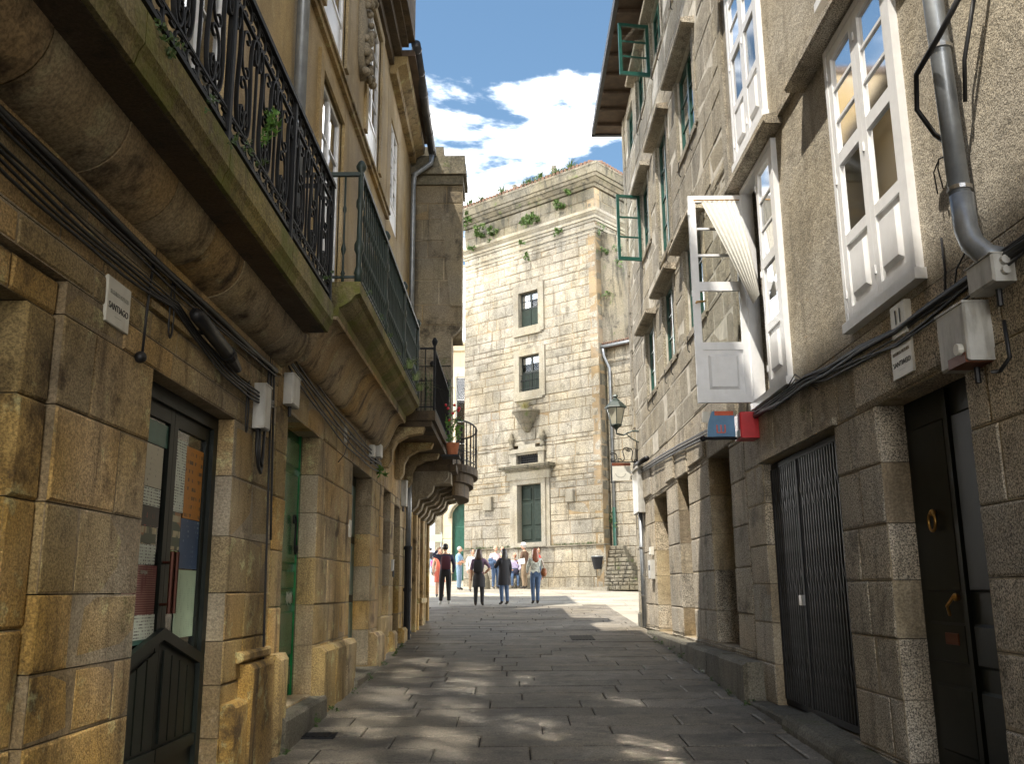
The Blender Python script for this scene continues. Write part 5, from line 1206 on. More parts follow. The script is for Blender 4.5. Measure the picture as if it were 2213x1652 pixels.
def lantern(c, label, s=1.0, wall=None):
    t = thing('wall_lantern', label, 'lantern', tuple(c)); c = Vector(c)
    def ring(rr, z, n=6): return [c + Vector((rr * s * math.cos(2 * math.pi * k / n + .5), rr * s * math.sin(2 * math.pi * k / n + .5), z * s)) for k in range(n)]
    m = MB(); n = 6; a, b = ring(0.13, 0.12), ring(0.23, 0.52)
    for k in range(n): m.quad(a[k], a[(k + 1) % n], b[(k + 1) % n], b[k])
    m.build('glass_body', 'frost', t)
    m = MB()
    for k in range(n): m.tube([a[k], b[k]], 0.011 * s, 5)
    m.tube(a, 0.014 * s, 5, closed=True); m.tube(b, 0.018 * s, 5, closed=True); m.lathe([(0.02, 0), (0.05, 0.04), (0.13, 0.10), (0.12, 0.13)], c, 6, None); m.build('frame', 'iron_green', t)
    m = MB(); m.lathe([(0.27 * s, 0.52 * s), (0.26 * s, 0.545 * s), (0.15 * s, 0.66 * s), (0.10 * s, 0.70 * s), (0.10 * s, 0.72 * s), (0.05 * s, 0.75 * s), (0.04 * s, 0.78 * s), (0.07 * s, 0.80 * s), (0.05 * s, 0.84 * s), (0.01, 0.86 * s)], c, 6); m.build('cap', 'iron_green', t)
    if wall is not None:
        m = MB(); w = Vector(wall); p = c + Vector((0, 0, -0.02)); m.tube([p + Vector((0, 0, 0.02)), p + Vector((0, 0, -0.06)), p.lerp(w, 0.3) + Vector((0, 0, -0.10)), p.lerp(w, 0.7) + Vector((0, 0, -0.02)), w + Vector((0, 0, -0.03))], 0.022 * s, 6)
        m.tube([p.lerp(w, 0.45) + Vector((0, 0, -0.08)), p.lerp(w, 0.7) + Vector((0, 0, -0.2)), w + Vector((0, 0, -0.28))], 0.014 * s, 6); m.build('bracket', 'iron_green', t)
lantern(onY(1332, 930, 20.6), 'green street lantern on a bracket at the corner of the granite house', 0.95, (2.8, 20.6, onY(1332, 930, 20.6).z))
hs = thing('hanging_sign', 'wrought iron scroll sign hanging off the corner of the granite house', 'sign', (2.5, 20.9, 4.0))
HF = Fr((0, 20.9), (1, 0), (0, -1)); z0 = onY(1350, 1045, 20.9).z; xl = onY(1320, 1000, 20.9).x
m = MB(); m.tube([HF(xl, z0 + 0.02, 0), HF(2.8, z0 + 0.02, 0)], 0.010, 6); m.tube([HF(xl, z0 + 0.48, 0), HF(2.8, z0 + 0.48, 0)], 0.012, 6); m.tube([HF(2.79, z0 - 0.05, 0), HF(2.79, z0 + 0.95, 0)], 0.012, 6); m.tube([HF(xl, z0, 0), HF(xl, z0 + 0.55, 0)], 0.010, 6); m.build('frame', 'iron', hs)
for (a, b, c, d, f, cu) in ((xl, xl + 0.14, z0 + 0.5, z0 + 0.68, False, C_CURVE), (xl + 0.16, xl + 0.42, z0 + 0.48, z0 + 0.80, True, S_CURVE), (xl + 0.38, 2.78, z0 + 0.46, z0 + 0.78, False, S_CURVE), (xl + 0.44, 2.78, z0 + 0.08, z0 + 0.46, True, S_CURVE)):
    m = MB(); place_scroll(m, HF, cu, a, b, c, d, 0, w=0.02, th=0.020, flip=f); m.build('scroll', 'iron', hs)
m = MB(); m.fpoly(HF, [(xl + 0.03, z0 + 0.06), (xl + 0.40, z0 + 0.06), (xl + 0.44, z0 + 0.2), (xl + 0.42, z0 + 0.38), (xl + 0.03, z0 + 0.38)], -0.006, 0.006); m.build('sign_plate', 'marble', hs)
m = MB(); m.fbox(HF, xl + 0.02, xl + 0.44, z0 + 0.39, z0 + 0.46, -0.008, 0.008); m.build('red_strip', 'letterbox', hs)
# pictorial marks on the plate: a pale dish shape drawn in grey
m = MB(); m.ribbon([HF(xl + 0.10 + 0.11 * (1 - math.cos(t_)), z0 + 0.22 - 0.09 * math.sin(t_), 0.0075) for t_ in [math.pi * k / 10 for k in range(11)]], (0, 1, 0), 0.002, 0.016); m.build('painted_arc', 'ink_faded', hs)

# ================================================================ TOWER
TP = onY(1308, 1262, 38.0)
TU, TN = Vector((-0.76, 0.65)), Vector((-0.65, -0.76))
TF = Fr((TP.x, 38.0), TU, TN)
tw = thing('stone_tower', 'square sunlit granite church tower with small windows and a weedy cornice', 'tower', (TP.x - 2.5, 40.5, 1.8))
WA, WB, WD = (3.16, 4.30, 13.28, 14.90), (3.14, 4.30, 10.33, 11.95), (3.12, 4.46, 3.74, 6.22)
GRL = (3.26, 4.50, 7.13, 7.52)
FRM = [(2.86, 4.60, 12.98, 15.22), (2.84, 4.60, 10.02, 12.26), (2.70, 4.90, 3.55, 6.42), (2.95, 4.80, 6.9, 7.95)]
def near_centre(r): return abs((r[0] + r[1]) / 2 - 3.7) * 0.5 + abs((r[2] + r[3]) / 2 - 9) * 0.4
ashlar(tw, TF, 0.0, 7.7, [3.52] + courses(3.98, 17.3, 0.43, 0.42), (0.42, 1.45), FRM, 'tower', mortar='mortar_tower', core=0.018, gap=0.016, ch=0.016, jit=0.014, depth=0.4, proud=0.012, pil=0.012, key=lambda r: -(r[1] - r[0]) * (r[3] - r[2]) + 0.03 * near_centre(r))
ashlar(tw, TF, -0.06, 7.76, [1.70, 2.25, 2.85, 3.50], (0.7, 1.4), [], 'tower', mortar='mortar_tower', core=0.03, gap=0.02, ch=0.02, jit=0.012, depth=0.4, name='base_block', corename='base_core')
m = MB(); m.fbox(TF, -0.10, 7.8, 3.505, 3.56, -0.2, 0.07); m.build('base_ledge', 'tower_dark', tw)
m = MB(); m.fbox(TF, -0.3, 7.9, 1.55, 1.86, -0.1, 0.32); m.build('base_kerb', 'tower_trim', tw)
SF2 = Fr((TP.x, 38.0), (0.65, 0.76), (0.76, -0.65))         # right-hand side of the tower
ashlar(tw, SF2, 0.0, 7.4, [1.7] + courses(2.2, 17.3, 0.46, 0.25), (0.6, 1.2), [], 'tower_dark', mortar='mortar_tower', core=0.03, gap=0.026, ch=0.02, jit=0.014, depth=0.4, maxparts=0, name='side_block', corename='side_core')  # darker stone puts the shade of this face into its colour
def ring(z0, z1, o0, o1=None, mat='tower_trim', name='string_course', extra=0.0):
    """moulding right round the two visible faces"""
    o1 = o0 if o1 is None else o1
    c = [(-1, 0), (0, 0)]
    f = lambda o, z: [TF(7.7 + o, z, o), Vector((*(TF.O + TF.N * o + SF2.N * o), z)), SF2(7.4, z, o)]
    A, B = f(o0, z0), f(o1, z1); A2, B2 = f(-0.3, z0), f(-0.3, z1); m = MB()
    for k in range(2):
        m.quad(A[k], A[k + 1], B[k + 1], B[k]); m.quad(A[k], A[k + 1], A2[k + 1], A2[k]); m.quad(B[k], B[k + 1], B2[k + 1], B2[k])
    m.quad(A[0], B[0], B2[0], A2[0]); return m.build(name, mat, tw)
ring(16.78, 16.88, 0.03); ring(16.98, 17.10, 0.05); ring(17.30, 17.42, 0.04); ring(17.43, 17.52, 0.09); ring(17.53, 17.60, 0.05)
ring(17.61, 17.72, 0.06, 0.16); ring(17.72, 17.86, 0.18)
ashlar(tw, TF, 0.0, 7.7, [17.87, 18.35, 18.86], (0.6, 1.2), [], 'tower_dark', core=0.02, gap=0.015, depth=0.4, name='frieze_block', corename='frieze_core')
ashlar(tw, SF2, 0.0, 7.4, [17.87, 18.35, 18.86], (0.6, 1.2), [], 'tower_dark', core=0.02, gap=0.015, depth=0.4, maxparts=0, name='side_frieze', corename='side_frieze_core')
ring(18.87, 19.0, 0.10, 0.16, 'tower_dark', 'cornice'); ring(19.0, 19.16, 0.22, 0.36, 'tower_dark', 'cornice'); ring(19.16, 19.30, 0.42, 0.46, 'tower_dark', 'cornice'); ring(19.30, 19.62, 0.52, 0.58, 'tower_dark', 'cornice'); ring(19.62, 19.72, 0.60, 0.60, 'tower_dark', 'cornice')
m = MB()                                                     # solid core, keeps the tower from leaking light
p = [TF(0.05, 0, -0.42), TF(7.65, 0, -0.42), TF(7.65, 0, -7.4), TF(0.05, 0, -7.4)]
m.hexa([Vector((q.x, q.y, 0.5)) for q in p] + [Vector((q.x, q.y, 19.6)) for q in p]); m.build('inner_wall', 'tower', tw)
m = MB(); a, b, c = TF(8.2, 19.7, 0.55), Vector((*(TF.O + (TF.N + SF2.N) * 0.55), 19.72)), SF2(7.9, 19.7, 0.55); ap = TF(3.85, 20.3, -3.7)
d = TF(8.2, 19.7, -7.9); m.add([a, b, c, d, ap], [(0, 1, 4), (1, 2, 4), (2, 3, 4), (3, 0, 4)]); m.build('roof', 'tile', tw)
t0 = MB(); t0.lathe([(0.075, 0), (0.085, 0.42)], TF(8.05, 19.76, 0.62), 8, (-TF.N.x, -TF.N.y, 0.28)); tile = t0.build('roof_tile', 'tile', tw)
for k in range(1, 40): dup(tile, tw, (-TU.x * 0.212 * k, -TU.y * 0.212 * k, 0.0))
t0 = MB(); t0.lathe([(0.075, 0), (0.085, 0.42)], SF2(-0.2, 19.76, 0.62), 8, (-SF2.N.x, -SF2.N.y, 0.28)); tile = t0.build('roof_tile', 'tile', tw)
for k in range(1, 20): dup(tile, tw, (SF2.U.x * 0.212 * k, SF2.U.y * 0.212 * k, 0.0))
for (u, h) in ((4.5, 0.62), (3.98, 0.5), (2.15, 0.85), (2.5, 0.5)):
    m = MB(); m.hexa([TF(u - .12, 19.7, -.3), TF(u + .12, 19.7, -.3), TF(u + .12, 19.7, .0), TF(u - .12, 19.7, .0), TF(u + .05, 19.8 + h, -.2), TF(u + .2, 19.8 + h, -.2), TF(u + .2, 19.75 + h, -.05), TF(u + .05, 19.75 + h, -.05)]); m.build('broken_finial', 'tower_dark', tw)
# window and door surrounds
def surround(w, f, name, o=0.07, sill=True):
    m = MB(); a, b, z0, z1 = w; A, B, Z0, Z1 = f
    m.fbox(TF, A, a, Z0, Z1, -0.4, o); m.fbox(TF, b, B, Z0, Z1, -0.4, o); m.fbox(TF, a, b, z1, Z1, -0.4, o - 0.003); m.fbox(TF, a, b, Z0, z0, -0.4, o - 0.003)
    if sill: m.fbox(TF, A + 0.12, B - 0.02, Z0 - 0.10, Z0 - 0.002, -0.2, o + 0.05)
    return m.build(name, 'tower_trim', tw)
surround(WA, FRM[0], 'window_surround'); surround(WB, FRM[1], 'window_surround')
for w, bal in ((WA, False), (WB, True)):
    casement(tw, TF, w[0], w[1], (w[2] + w[3]) / 2 + 0.05, w[3], -0.16, 'door_dark', 2, 2, stile=0.06, bar=0.04)
    for k in range(2):
        u = w[0] + 0.02 + k * (w[1] - w[0]) / 2; m = MB(); m.fbox(TF, u, u + (w[1] - w[0]) / 2 - 0.03, w[2], (w[2] + w[3]) / 2 + 0.04, -0.22, -0.17); m.build('shutter', 'door_tower', tw)
    m = MB(); m.fbox(TF, w[0], w[1], w[2], w[3], -0.40, -0.36); m.build('unlit_room_sheet', 'dark', tw)
    if bal:
        for z in (w[2] + 0.12, w[2] + 0.52, w[2] + 0.78):
            m = MB(); m.tube([TF(w[0], z, -0.05), TF(w[1], z, -0.05)], 0.014, 5); m.build('guard_rail', 'iron', tw)
        for k in range(8):
            u = w[0] + 0.08 + k * 0.142; m = MB(); m.tube([TF(u, w[2], -0.05), TF(u, w[2] + 0.78, -0.05)], 0.012, 5); m.build('guard_bar', 'iron', tw)
m = MB(); a, b, z0, z1 = WD; A, B, Z0, Z1 = FRM[2]
for (p, q, r_, s_, o) in ((A, A + 0.2, Z0, Z1, 0.05), (A + 0.2, a, Z0, Z1, 0.10), (b, B - 0.2, Z0, Z1, 0.10), (B - 0.2, B, Z0, Z1, 0.05), (a, b, z1, Z1, 0.097), (a, b, Z0, z0, 0.097)): m.fbox(TF, p, q, r_, s_, -0.4, o)
m.build('door_surround', 'tower_trim', tw)
m = MB(); m.fbox(TF, 2.62, 4.98, 6.42, 6.78, -0.3, 0.14); m.build('door_frieze', 'tower_trim', tw)
m = MB(); m.fpoly(Fr((0, 0), (1, 0), (0, 1)), [(0, 0)] * 0 + [(0, 0), (1, 0), (1, 1)], 0, 0.001) if False else None
for (o, z0_, z1_, e) in ((0.22, 6.78, 6.84, 0.02), (0.34, 6.84, 6.90, 0.10), (0.46, 6.90, 6.98, 0.2), (0.50, 6.98, 7.03, 0.22)):
    m = MB(); m.fbox(TF, 2.60 - e, 5.0 + e, z0_, z1_, -0.3, o); m.build('door_canopy', 'tower_dark', tw)
td = thing('double_door', 'grey green double door raised in the foot of the tower', 'door', tuple(TF(3.8, 3.74, -0.2)))
for k in range(2):
    u0 = WD[0] + k * (WD[1] - WD[0]) / 2; u1 = u0 + (WD[1] - WD[0]) / 2
    m = MB(); m.fbox(TF, u0 + 0.006, u1 - 0.006, WD[2] + 0.01, WD[3], -0.26, -0.22); lf = m.build('door_leaf', 'door_tower', td)
    for (c, d) in ((3.86, 4.34), (4.48, 5.42), (5.54, 6.08)):
        m = MB(); m.bevbox(TF, u0 + 0.09, u1 - 0.09, c, d, -0.23, -0.185, 0.03); m.build('panel', 'door_tower', lf)
# attic over the door: grille, volutes, bowl
m = MB(); m.fbox(TF, 2.95, 3.26, 7.03, 7.6, -0.4, 0.09); m.fbox(TF, 4.50, 4.80, 7.03, 7.6, -0.4, 0.09); m.fbox(TF, 2.85, 4.90, 7.60, 7.78, -0.4, 0.16); m.fbox(TF, 3.4, 4.35, 7.78, 7.95, -0.4, 0.10); m.fbox(TF, 3.26, 4.50, 6.9, 7.13, -0.4, 0.02); m.fbox(TF, 3.26, 4.50, 7.52, 7.60, -0.4, 0.06); m.build('attic', 'tower_trim', tw)
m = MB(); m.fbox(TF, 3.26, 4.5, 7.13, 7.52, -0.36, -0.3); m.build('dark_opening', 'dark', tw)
for k in range(9):
    m = MB(); u = 3.33 + 0.135 * k; m.tube([TF(u, 7.13, -0.02), TF(u, 7.52, -0.02)], 0.013, 5); m.build('grille_bar', 'iron', tw)
for z in (7.22, 7.33, 7.44):
    m = MB(); m.tube([TF(3.26, z, -0.02), TF(4.5, z, -0.02)], 0.013, 5); m.build('grille_bar', 'iron', tw)
for u in (3.0, 4.75):
    m = MB(); m.lathe([(0.11, 0), (0.13, 0.08), (0.08, 0.16), (0.09, 0.28), (0.17, 0.42), (0.16, 0.5), (0.07, 0.56), (0.09, 0.66), (0.02, 0.76)], TF(u, 7.78, 0.08), 10); m.build('stone_finial', 'tower_dark', tw, smooth=True)
m = MB()
for k in range(10):
    pass
prof = [(0.02, -0.95), (0.14, -0.9), (0.26, -0.72), (0.30, -0.58), (0.34, -0.55), (0.60, -0.12), (0.66, -0.08), (0.66, 0.0), (0.50, 0.0)]
m.lathe(prof, TF(3.85, 9.42, 0.08), 18); m.build('stone_bowl', 'tower_dark', tw, smooth=False)
t = MB(); blades(t, TF(3.85, 9.38, 0.25), 120, 0.62, 0.55, 0.03, 0.35); setp(t.build('dry_grass_tuft', 'dry', None, recalc=False), 'dry grass tuft growing in the stone bowl on the tower', 'grass tuft')
for (u0, u1, z0, z1, lb) in ((5.92, 6.42, 5.22, 5.82, 'left'), (1.40, 1.80, 5.30, 5.80, 'right')):
    m = MB(); m.bevbox(TF, u0, u1, z0, z1, -0.1, 0.16, 0.02); m.build('projecting_block', 'tower_trim', tw)
# weeds rooted in the cornice and ledge
gw = 'weeds rooted in the tower cornice'
for (x, y, n, s) in ((1148, 468, 130, 0.42), (1130, 480, 50, 0.22), (1010, 468, 110, 0.45), (1035, 505, 90, 0.35), (1060, 500, 60, 0.28), (1205, 440, 70, 0.25), (1130, 520, 24, 0.16), (1200, 500, 30, 0.2), (1020, 535, 24, 0.16), (1140, 550, 30, 0.18), (1225, 415, 30, 0.2)):
    r = ray(x, y); O = TF(0, 0, 0.28); den = r.x * TN.x + r.y * TN.y; tt = (O.x * TN.x + O.y * TN.y) / den; P = Vector((r.x * tt, r.y * tt, r.z * tt + EYE))
    weed(P, n * 2, s, 0.10, 'green weed tuft rooted in the cornice of the tower', gw)
for u in (7.7, 6.9, 6.1, 4.9, 3.2, 2.6, 1.6, 0.9):
    t = MB(); blades(t, TF(u, 19.74, 0.45), 70, RD.uniform(0.4, 0.7), 0.55, 0.035, 0.4); leaves(t, TF(u, 19.86, 0.45), 90, 0.45, 0.07, 0.4); setp(t.build('grass_tuft', 'weed' if u < 7 else 'dry', None, recalc=False), 'grass tuft growing on the tower roof edge', 'grass tuft', 'grass tufts on the tower roof edge')
m = MB()
for k in range(260):
    u = RD.uniform(0.3, 7.6); 
    if 2.5 < u < 4.9 and RD.random() < 0.8: continue
    blades(m, TF(u, 3.56, 0.03), 3, RD.uniform(0.06, 0.20), 0.08, 0.015, 0.4)
setp(m.build('ledge_grass', 'weed', None, recalc=False), 'short grass growing along the base ledge of the tower', 'grass', kind='stuff')
# litter bin on the tower
bn = thing('litter_bin', 'grey half-cone litter bin fixed to the foot of the tower', 'litter bin', tuple(TF(0.31, 2.6, 0.2)))
m = MB(); V = []; n = 10
for z, rr in ((2.55, 0.16), (3.05, 0.26)):
    for k in range(n + 1): an = math.pi * k / n; V.append(TF(0.31 + rr * math.cos(an), z, 0.02 + rr * 1.1 * math.sin(an)))
m.add(V, [(k, k + 1, n + 2 + k, n + 1 + k) for k in range(n)] + [tuple(range(n + 1))]); m.build('bucket', 'iron', bn)
m = MB(); m.tube(V[n + 1:], 0.016, 6); m.build('rim', 'zinc', bn); m = MB(); m.fbox(TF, 0.2, 0.42, 2.6, 3.0, 0.0, 0.03); m.build('wall_plate', 'iron', bn)
# ================================================================ WING BESIDE THE TOWER
wg = thing('stone_wing', 'low granite wing with tiled roof against the tower', 'building', (4.6, 38, 1.8))
WO = SF2(0.55, 0, 0.0); WF = Fr((WO.x, WO.y), (0.76, -0.65), TN)
ashlar(wg, WF, 0.0, 6.0, [1.6] + courses(2.1, 11.7, 0.45, 0.2), (0.5, 1.1), [], 'tower', mortar='mortar_tower', core=0.02, gap=0.02, ch=0.015, jit=0.01, depth=0.3, key=lambda r: r[0])
m = MB(); p = [WF(0.02, 0, -0.32), WF(6.0, 0, -0.32), WF(6.0, 0, -6), WF(0.02, 0, -6)]; m.hexa([Vector((q.x, q.y, 0.5)) for q in p] + [Vector((q.x, q.y, 11.7)) for q in p]); m.build('inner_wall', 'tower', wg)
m = MB(); m.add([WF(-0.1, 11.78, 0.25), WF(6, 11.78, 0.25), WF(6, 13.4, -4), WF(-0.1, 13.4, -4)], [(0, 1, 2, 3)]); m.add([WF(-0.1, 11.70, 0.25), WF(6, 11.70, 0.25), WF(6, 11.70, -0.3), WF(-0.1, 11.70, -0.3)], [(0, 1, 2, 3)]); m.build('roof', 'tile', wg)
t0 = MB(); t0.lathe([(0.07, 0), (0.08, 0.5)], WF(0.0, 11.82, 0.3), 8, (-TN.x, -TN.y, 0.38)); tile = t0.build('roof_tile', 'tile', wg)
for k in range(1, 16): dup(tile, wg, (0.76 * 0.2 * k, -0.65 * 0.2 * k, 0))
wgt = thing('gutter', 'zinc gutter along the eave of the low wing', 'gutter', tuple(WF(2, 11.7, 0.35)))
m = MB(); m.tube([WF(-0.15, 11.70, 0.36), WF(6, 11.70, 0.36)], 0.07, 8); m.build('channel', 'zinc', wgt, smooth=True)
wdp = thing('downpipe', 'long zinc downpipe with a green foot in the corner of tower and wing', 'downpipe', tuple(WF(0.15, 3.4, 0.15)))
m = MB(); m.tube([WF(0.08, 11.66, 0.34), WF(0.10, 11.3, 0.30), WF(0.22, 10.8, 0.10), WF(0.22, 5.0, 0.10)], 0.06, 8); m.build('pipe', 'zinc', wdp, smooth=True)
m = MB(); m.tube([WF(0.22, 5.0, 0.10), WF(0.22, 3.3, 0.10)], 0.066, 8); m.build('green_foot', 'green', wdp)
weed(WF(0.1, 4.6, 0.15), 60, 0.35, 0.07, 'leafy weed in the corner beside the long downpipe', None, 'weed', 'weed', 1.5)
# old masonry stub: rough stones stacked against the wing
sb = thing('masonry_stub', 'rough wedge of stacked stones leaning on the wing', 'stone pile', tuple(WF(0.9, 1.75, 0.3)))
z = 1.72
while z < 3.45:
    h = RD.uniform(0.10, 0.20); f = (z - 1.72) / 1.73; u0, u1 = 0.05 + 0.02 * f, 1.75 - 1.15 * f; u = u0
    while u < u1 - 0.05:
        w = RD.uniform(0.18, 0.42); w = u1 - u if u1 - u - w < 0.14 else w
        m = MB(); m.bevbox(WF, u + .008, u + w - .008, z + .006, z + h - .006, 0.0, 0.75 - 0.5 * f + RD.uniform(-.04, .04), 0.03, jit=0.02); m.build('rough_stone', 'tower_dark', sb); u += w
    z += h
# dark buttress standing above the wing roof
m = MB(); m.fbox(SF2, 0.35, 2.1, 11.8, 15.7, 0.0, 1.1); m.fpoly(Fr((WO.x, WO.y), (0.76, -0.65), (-0.65, -0.76)), [(0.0, 15.7), (1.1, 15.7), (0.75, 16.6), (0.0, 16.9)], -1.5, 0.1); m.build('buttress', 'tower_dark', tw)
for (u, z) in ((0.4, 15.9), (0.9, 15.9), (0.3, 14.0), (1.0, 15.2), (0.2, 16.9)):
    weed(SF2(0.3 - 0.05, z, u), 40, 0.25, 0.08, 'weed tuft on the dark buttress above the wing', 'weeds on the buttress')
# ================================================================ BUILDINGS BEYOND, SEEN PAST THE LEFT HOUSES
def facade(t, Y, x0, x1, z0, z1, mat):
    f = Fr((0, Y), (1, 0), (0, -1)); return f
bg1 = thing('town_house', 'cream sunlit building with a green arched door beyond the tower', 'building', (-3, 50, 2.2))
B1 = Fr((0, 50), (1, 0), (0, -1)); xl1 = onY(945, 1150, 50).x
dx0, dx1 = onY(977, 1150, 50).x, onY(977, 1150, 50).x + 1.7; dz1 = onY(985, 1085, 50).z; dz0 = 2.3
wx0, wx1 = onY(985, 860, 50).x, onY(985, 860, 50).x + 1.3; wz0, wz1 = onY(985, 1010, 50).z, onY(985, 815, 50).z
ashlar(bg1, B1, xl1, 4.0, courses(2.0, 14.6, 0.62, 0.1), (0.8, 1.4), [(dx0, dx1, 2.0, dz1), (wx0, wx1, wz0, wz1)], 'cream', mortar='cream', gap=0.012, depth=0.3, key=lambda r: r[0], maxparts=160)
body_box(bg1, xl1, 4.0, 50.32, 60, 1, 14.6, 'cream')
m = MB(); m.fbox(B1, dx0, dx1, dz0, dz1, -0.3, -0.2); dr = m.build('door', 'green', bg1)
for (c, d) in ((2.5, 3.4), (3.6, dz1 - 1.3)):
    m = MB(); m.bevbox(B1, dx0 + 0.15, dx0 + 0.75, c, d, -0.22, -0.16, 0.03); m.build('panel', 'green', dr)
m = MB(); n = 10; cx = (dx0 + dx1) / 2; rr = (dx1 - dx0) / 2 + 0.02
m.add([B1(cx - rr * math.cos(math.pi * k / n), dz1 - rr + rr * math.sin(math.pi * k / n), 0.02) for k in range(n + 1)] + [B1(cx - rr, dz1 + 0.3, 0.02), B1(cx + rr, dz1 + 0.3, 0.02)], [(n + 1 if k < 5 else n + 2, k, k + 1) for k in range(n)] + [(n + 1, 5, n + 2)]); m.build('arch_stone', 'cream', bg1)
m = MB(); m.tube([B1(cx - (rr + 0.12) * math.cos(math.pi * k / 16), dz1 - rr + (rr + 0.12) * math.sin(math.pi * k / 16), 0.03) for k in range(17)], 0.10, 6); m.build('arch_moulding', 'tower_trim', bg1)
m = MB(); m.fbox(B1, dx0 - 0.9, dx0 - 0.55, 2.0, dz1 + 1.2, 0.0, 0.10); m.build('pilaster', 'tower_trim', bg1)
casement(bg1, B1, wx0, wx1, wz0, wz1, -0.1, 'white', 2, 4)
m = MB(); m.fbox(B1, wx0 - 0.3, wx1 + 0.3, wz0 - 0.2, wz0, -0.1, 0.5); m.build('balcony_slab', 'cream', bg1)
m = MB()
for k in range(14): m.tube([B1(wx0 - 0.25 + 0.14 * k, wz0, 0.45), B1(wx0 - 0.25 + 0.14 * k, wz0 + 1.0, 0.45)], 0.012, 5)
m.tube([B1(wx0 - 0.28, wz0 + 1.0, 0.45), B1(wx1 + 0.28, wz0 + 1.0, 0.45)], 0.02, 5); m.build('balcony_railing', 'iron', bg1)
zt = onY(985, 765, 50).z
m = MB(); m.fbox(B1, xl1 - 0.1, 4, 14.6, 14.9, -0.3, 0.25); m.fbox(B1, xl1 - 0.1, 4, 14.9, 15.05, -0.3, 0.4); m.build('cornice', 'cream', bg1)
m = MB(); m.add([B1(xl1 - .2, 15.05, .5), B1(4, 15.05, .5), B1(4, 16.6, -5), B1(xl1 - .2, 16.6, -5)], [(0, 1, 2, 3)]); m.build('roof', 'tile', bg1)
bg2 = thing('town_house', 'pale blue white house far up the street behind the cream building', 'building', (-7, 74, 3.3))
B2 = Fr((0, 74), (1, 0), (0, -1))
wb = [(-7.2, -6.5, 6.2, 8.4), (-7.2, -6.5, 3.4, 5.2), (-5.8, -5.0, 6.2, 8.4), (-5.8, -5.0, 3.3, 5.3), (-8.9, -8.2, 6.2, 8.4), (-8.9, -8.2, 3.4, 5.3)]
wallsheet(bg2, B2, -12, -2, 2.8, 13, wb, 'whitewall', name='wall'); body_box(bg2, -12, -2, 74.3, 84, 2, 13, 'whitewall')
for w in wb[:1] + wb[2:3] + wb[4:5]: casement(bg2, B2, w[0], w[1], w[2], w[3], -0.1, 'door_dark', 2, 3)
for w in wb[1:2] + wb[3:4] + wb[5:6]:
    m = MB(); m.fbox(B2, w[0], w[1], w[2] - .4, w[3], -0.25, -0.2); m.build('door', 'letterbox' if w[0] > -6 else 'dark', bg2)
m = MB(); m.fbox(B2, -12, -2, 5.7, 5.85, -0.1, 0.12); m.build('string_course', 'whitewall', bg2)
p = onY(925, 1130, 30); lantern(onY(921, 1135, 26), 'pale street lantern on the far end of the left houses', 0.62, (-2.6, 26, onY(921, 1135, 26).z))
sp = thing('street_sign', 'small turquoise sign plate on a post by the cream building', 'sign', tuple(onY(945, 1225, 46)))
q = onY(945, 1165, 46); m = MB(); m.tube([(q.x + 0.2, 46, gz(46)), (q.x + 0.2, 46, q.z + 0.3)], 0.03, 8); m.build('post', 'zinc', sp); m = MB(); m.box(q.x - 0.35, q.x + 0.25, 45.95, 45.98, q.z - 0.15, q.z + 0.2); m.build('plate', 'pr_mint', sp)
# ================================================================ PEOPLE
def flat(name, col, rough=0.8, var=0.12):
    M[name] = plain(name, col, rough, var=var, scale=14, bump=0.2); return name
SK = flat('skin_tone', (0.52, 0.29, 0.19), 0.55)
BLK, NVY, DNM, WHT = flat('black_cloth', (0.012, 0.012, 0.015)), flat('navy_cloth', (0.02, 0.022, 0.05)), flat('blue_denim', (0.05, 0.09, 0.17), var=0.25), flat('white_cloth', (0.72, 0.70, 0.68))
JNL = flat('light_denim', (0.17, 0.25, 0.34), var=0.25); SKY = flat('light_blue_cloth', (0.22, 0.36, 0.52)); PNK = flat('pale_pink_cloth', (0.66, 0.50, 0.52)); LAV = flat('lavender_cloth', (0.45, 0.40, 0.60))
BRN = flat('brown_cloth', (0.11, 0.065, 0.04)); COR = flat('coral_cloth', (0.62, 0.13, 0.08)); RED = flat('red_cloth', (0.50, 0.03, 0.03)); YEL = flat('pale_yellow_cloth', (0.62, 0.55, 0.22))
FLO = flat('floral_cloth', (0.50, 0.52, 0.46), var=0.6); PUR = flat('mauve_cloth', (0.16, 0.10, 0.16)); OLV = flat('tan_trouser_cloth', (0.22, 0.16, 0.10))
HB = flat('black_hair', (0.012, 0.009, 0.007), 0.4); HG = flat('grey_hair', (0.42, 0.40, 0.37), 0.6); HR = flat('red_hair', (0.20, 0.055, 0.02), 0.4); HN = flat('brown_hair', (0.045, 0.02, 0.012), 0.4)
SHD = flat('dark_leather', (0.025, 0.018, 0.014), 0.5); SHW = flat('white_trainer', (0.65, 0.65, 0.64), 0.5); LEA = flat('tan_leather', (0.22, 0.075, 0.025), 0.5)
EYE_M = flat('eye_dark', (0.02, 0.015, 0.012), 0.3)
JT = dict(pel=(0, 0, .95), spi=(0, 0, 1.13), che=(0, 0, 1.33), nec=(0, -.005, 1.47), hb=(0, .01, 1.54),
          hl=(-.09, 0, .90), kl=(-.10, .015, .50), al=(-.105, -.02, .085), tl=(-.12, .13, .04), hr=(.09, 0, .90), kr=(.10, .015, .50), ar=(.105, -.02, .085), tr=(.12, .13, .04),
          sl=(-.185, -.01, 1.395), el=(-.235, -.03, 1.12), wl=(-.245, .05, .89), gl=(-.245, .07, .83), sr=(.185, -.01, 1.395), er=(.235, -.03, 1.12), wr=(.245, .05, .89), gr=(.245, .07, .83))
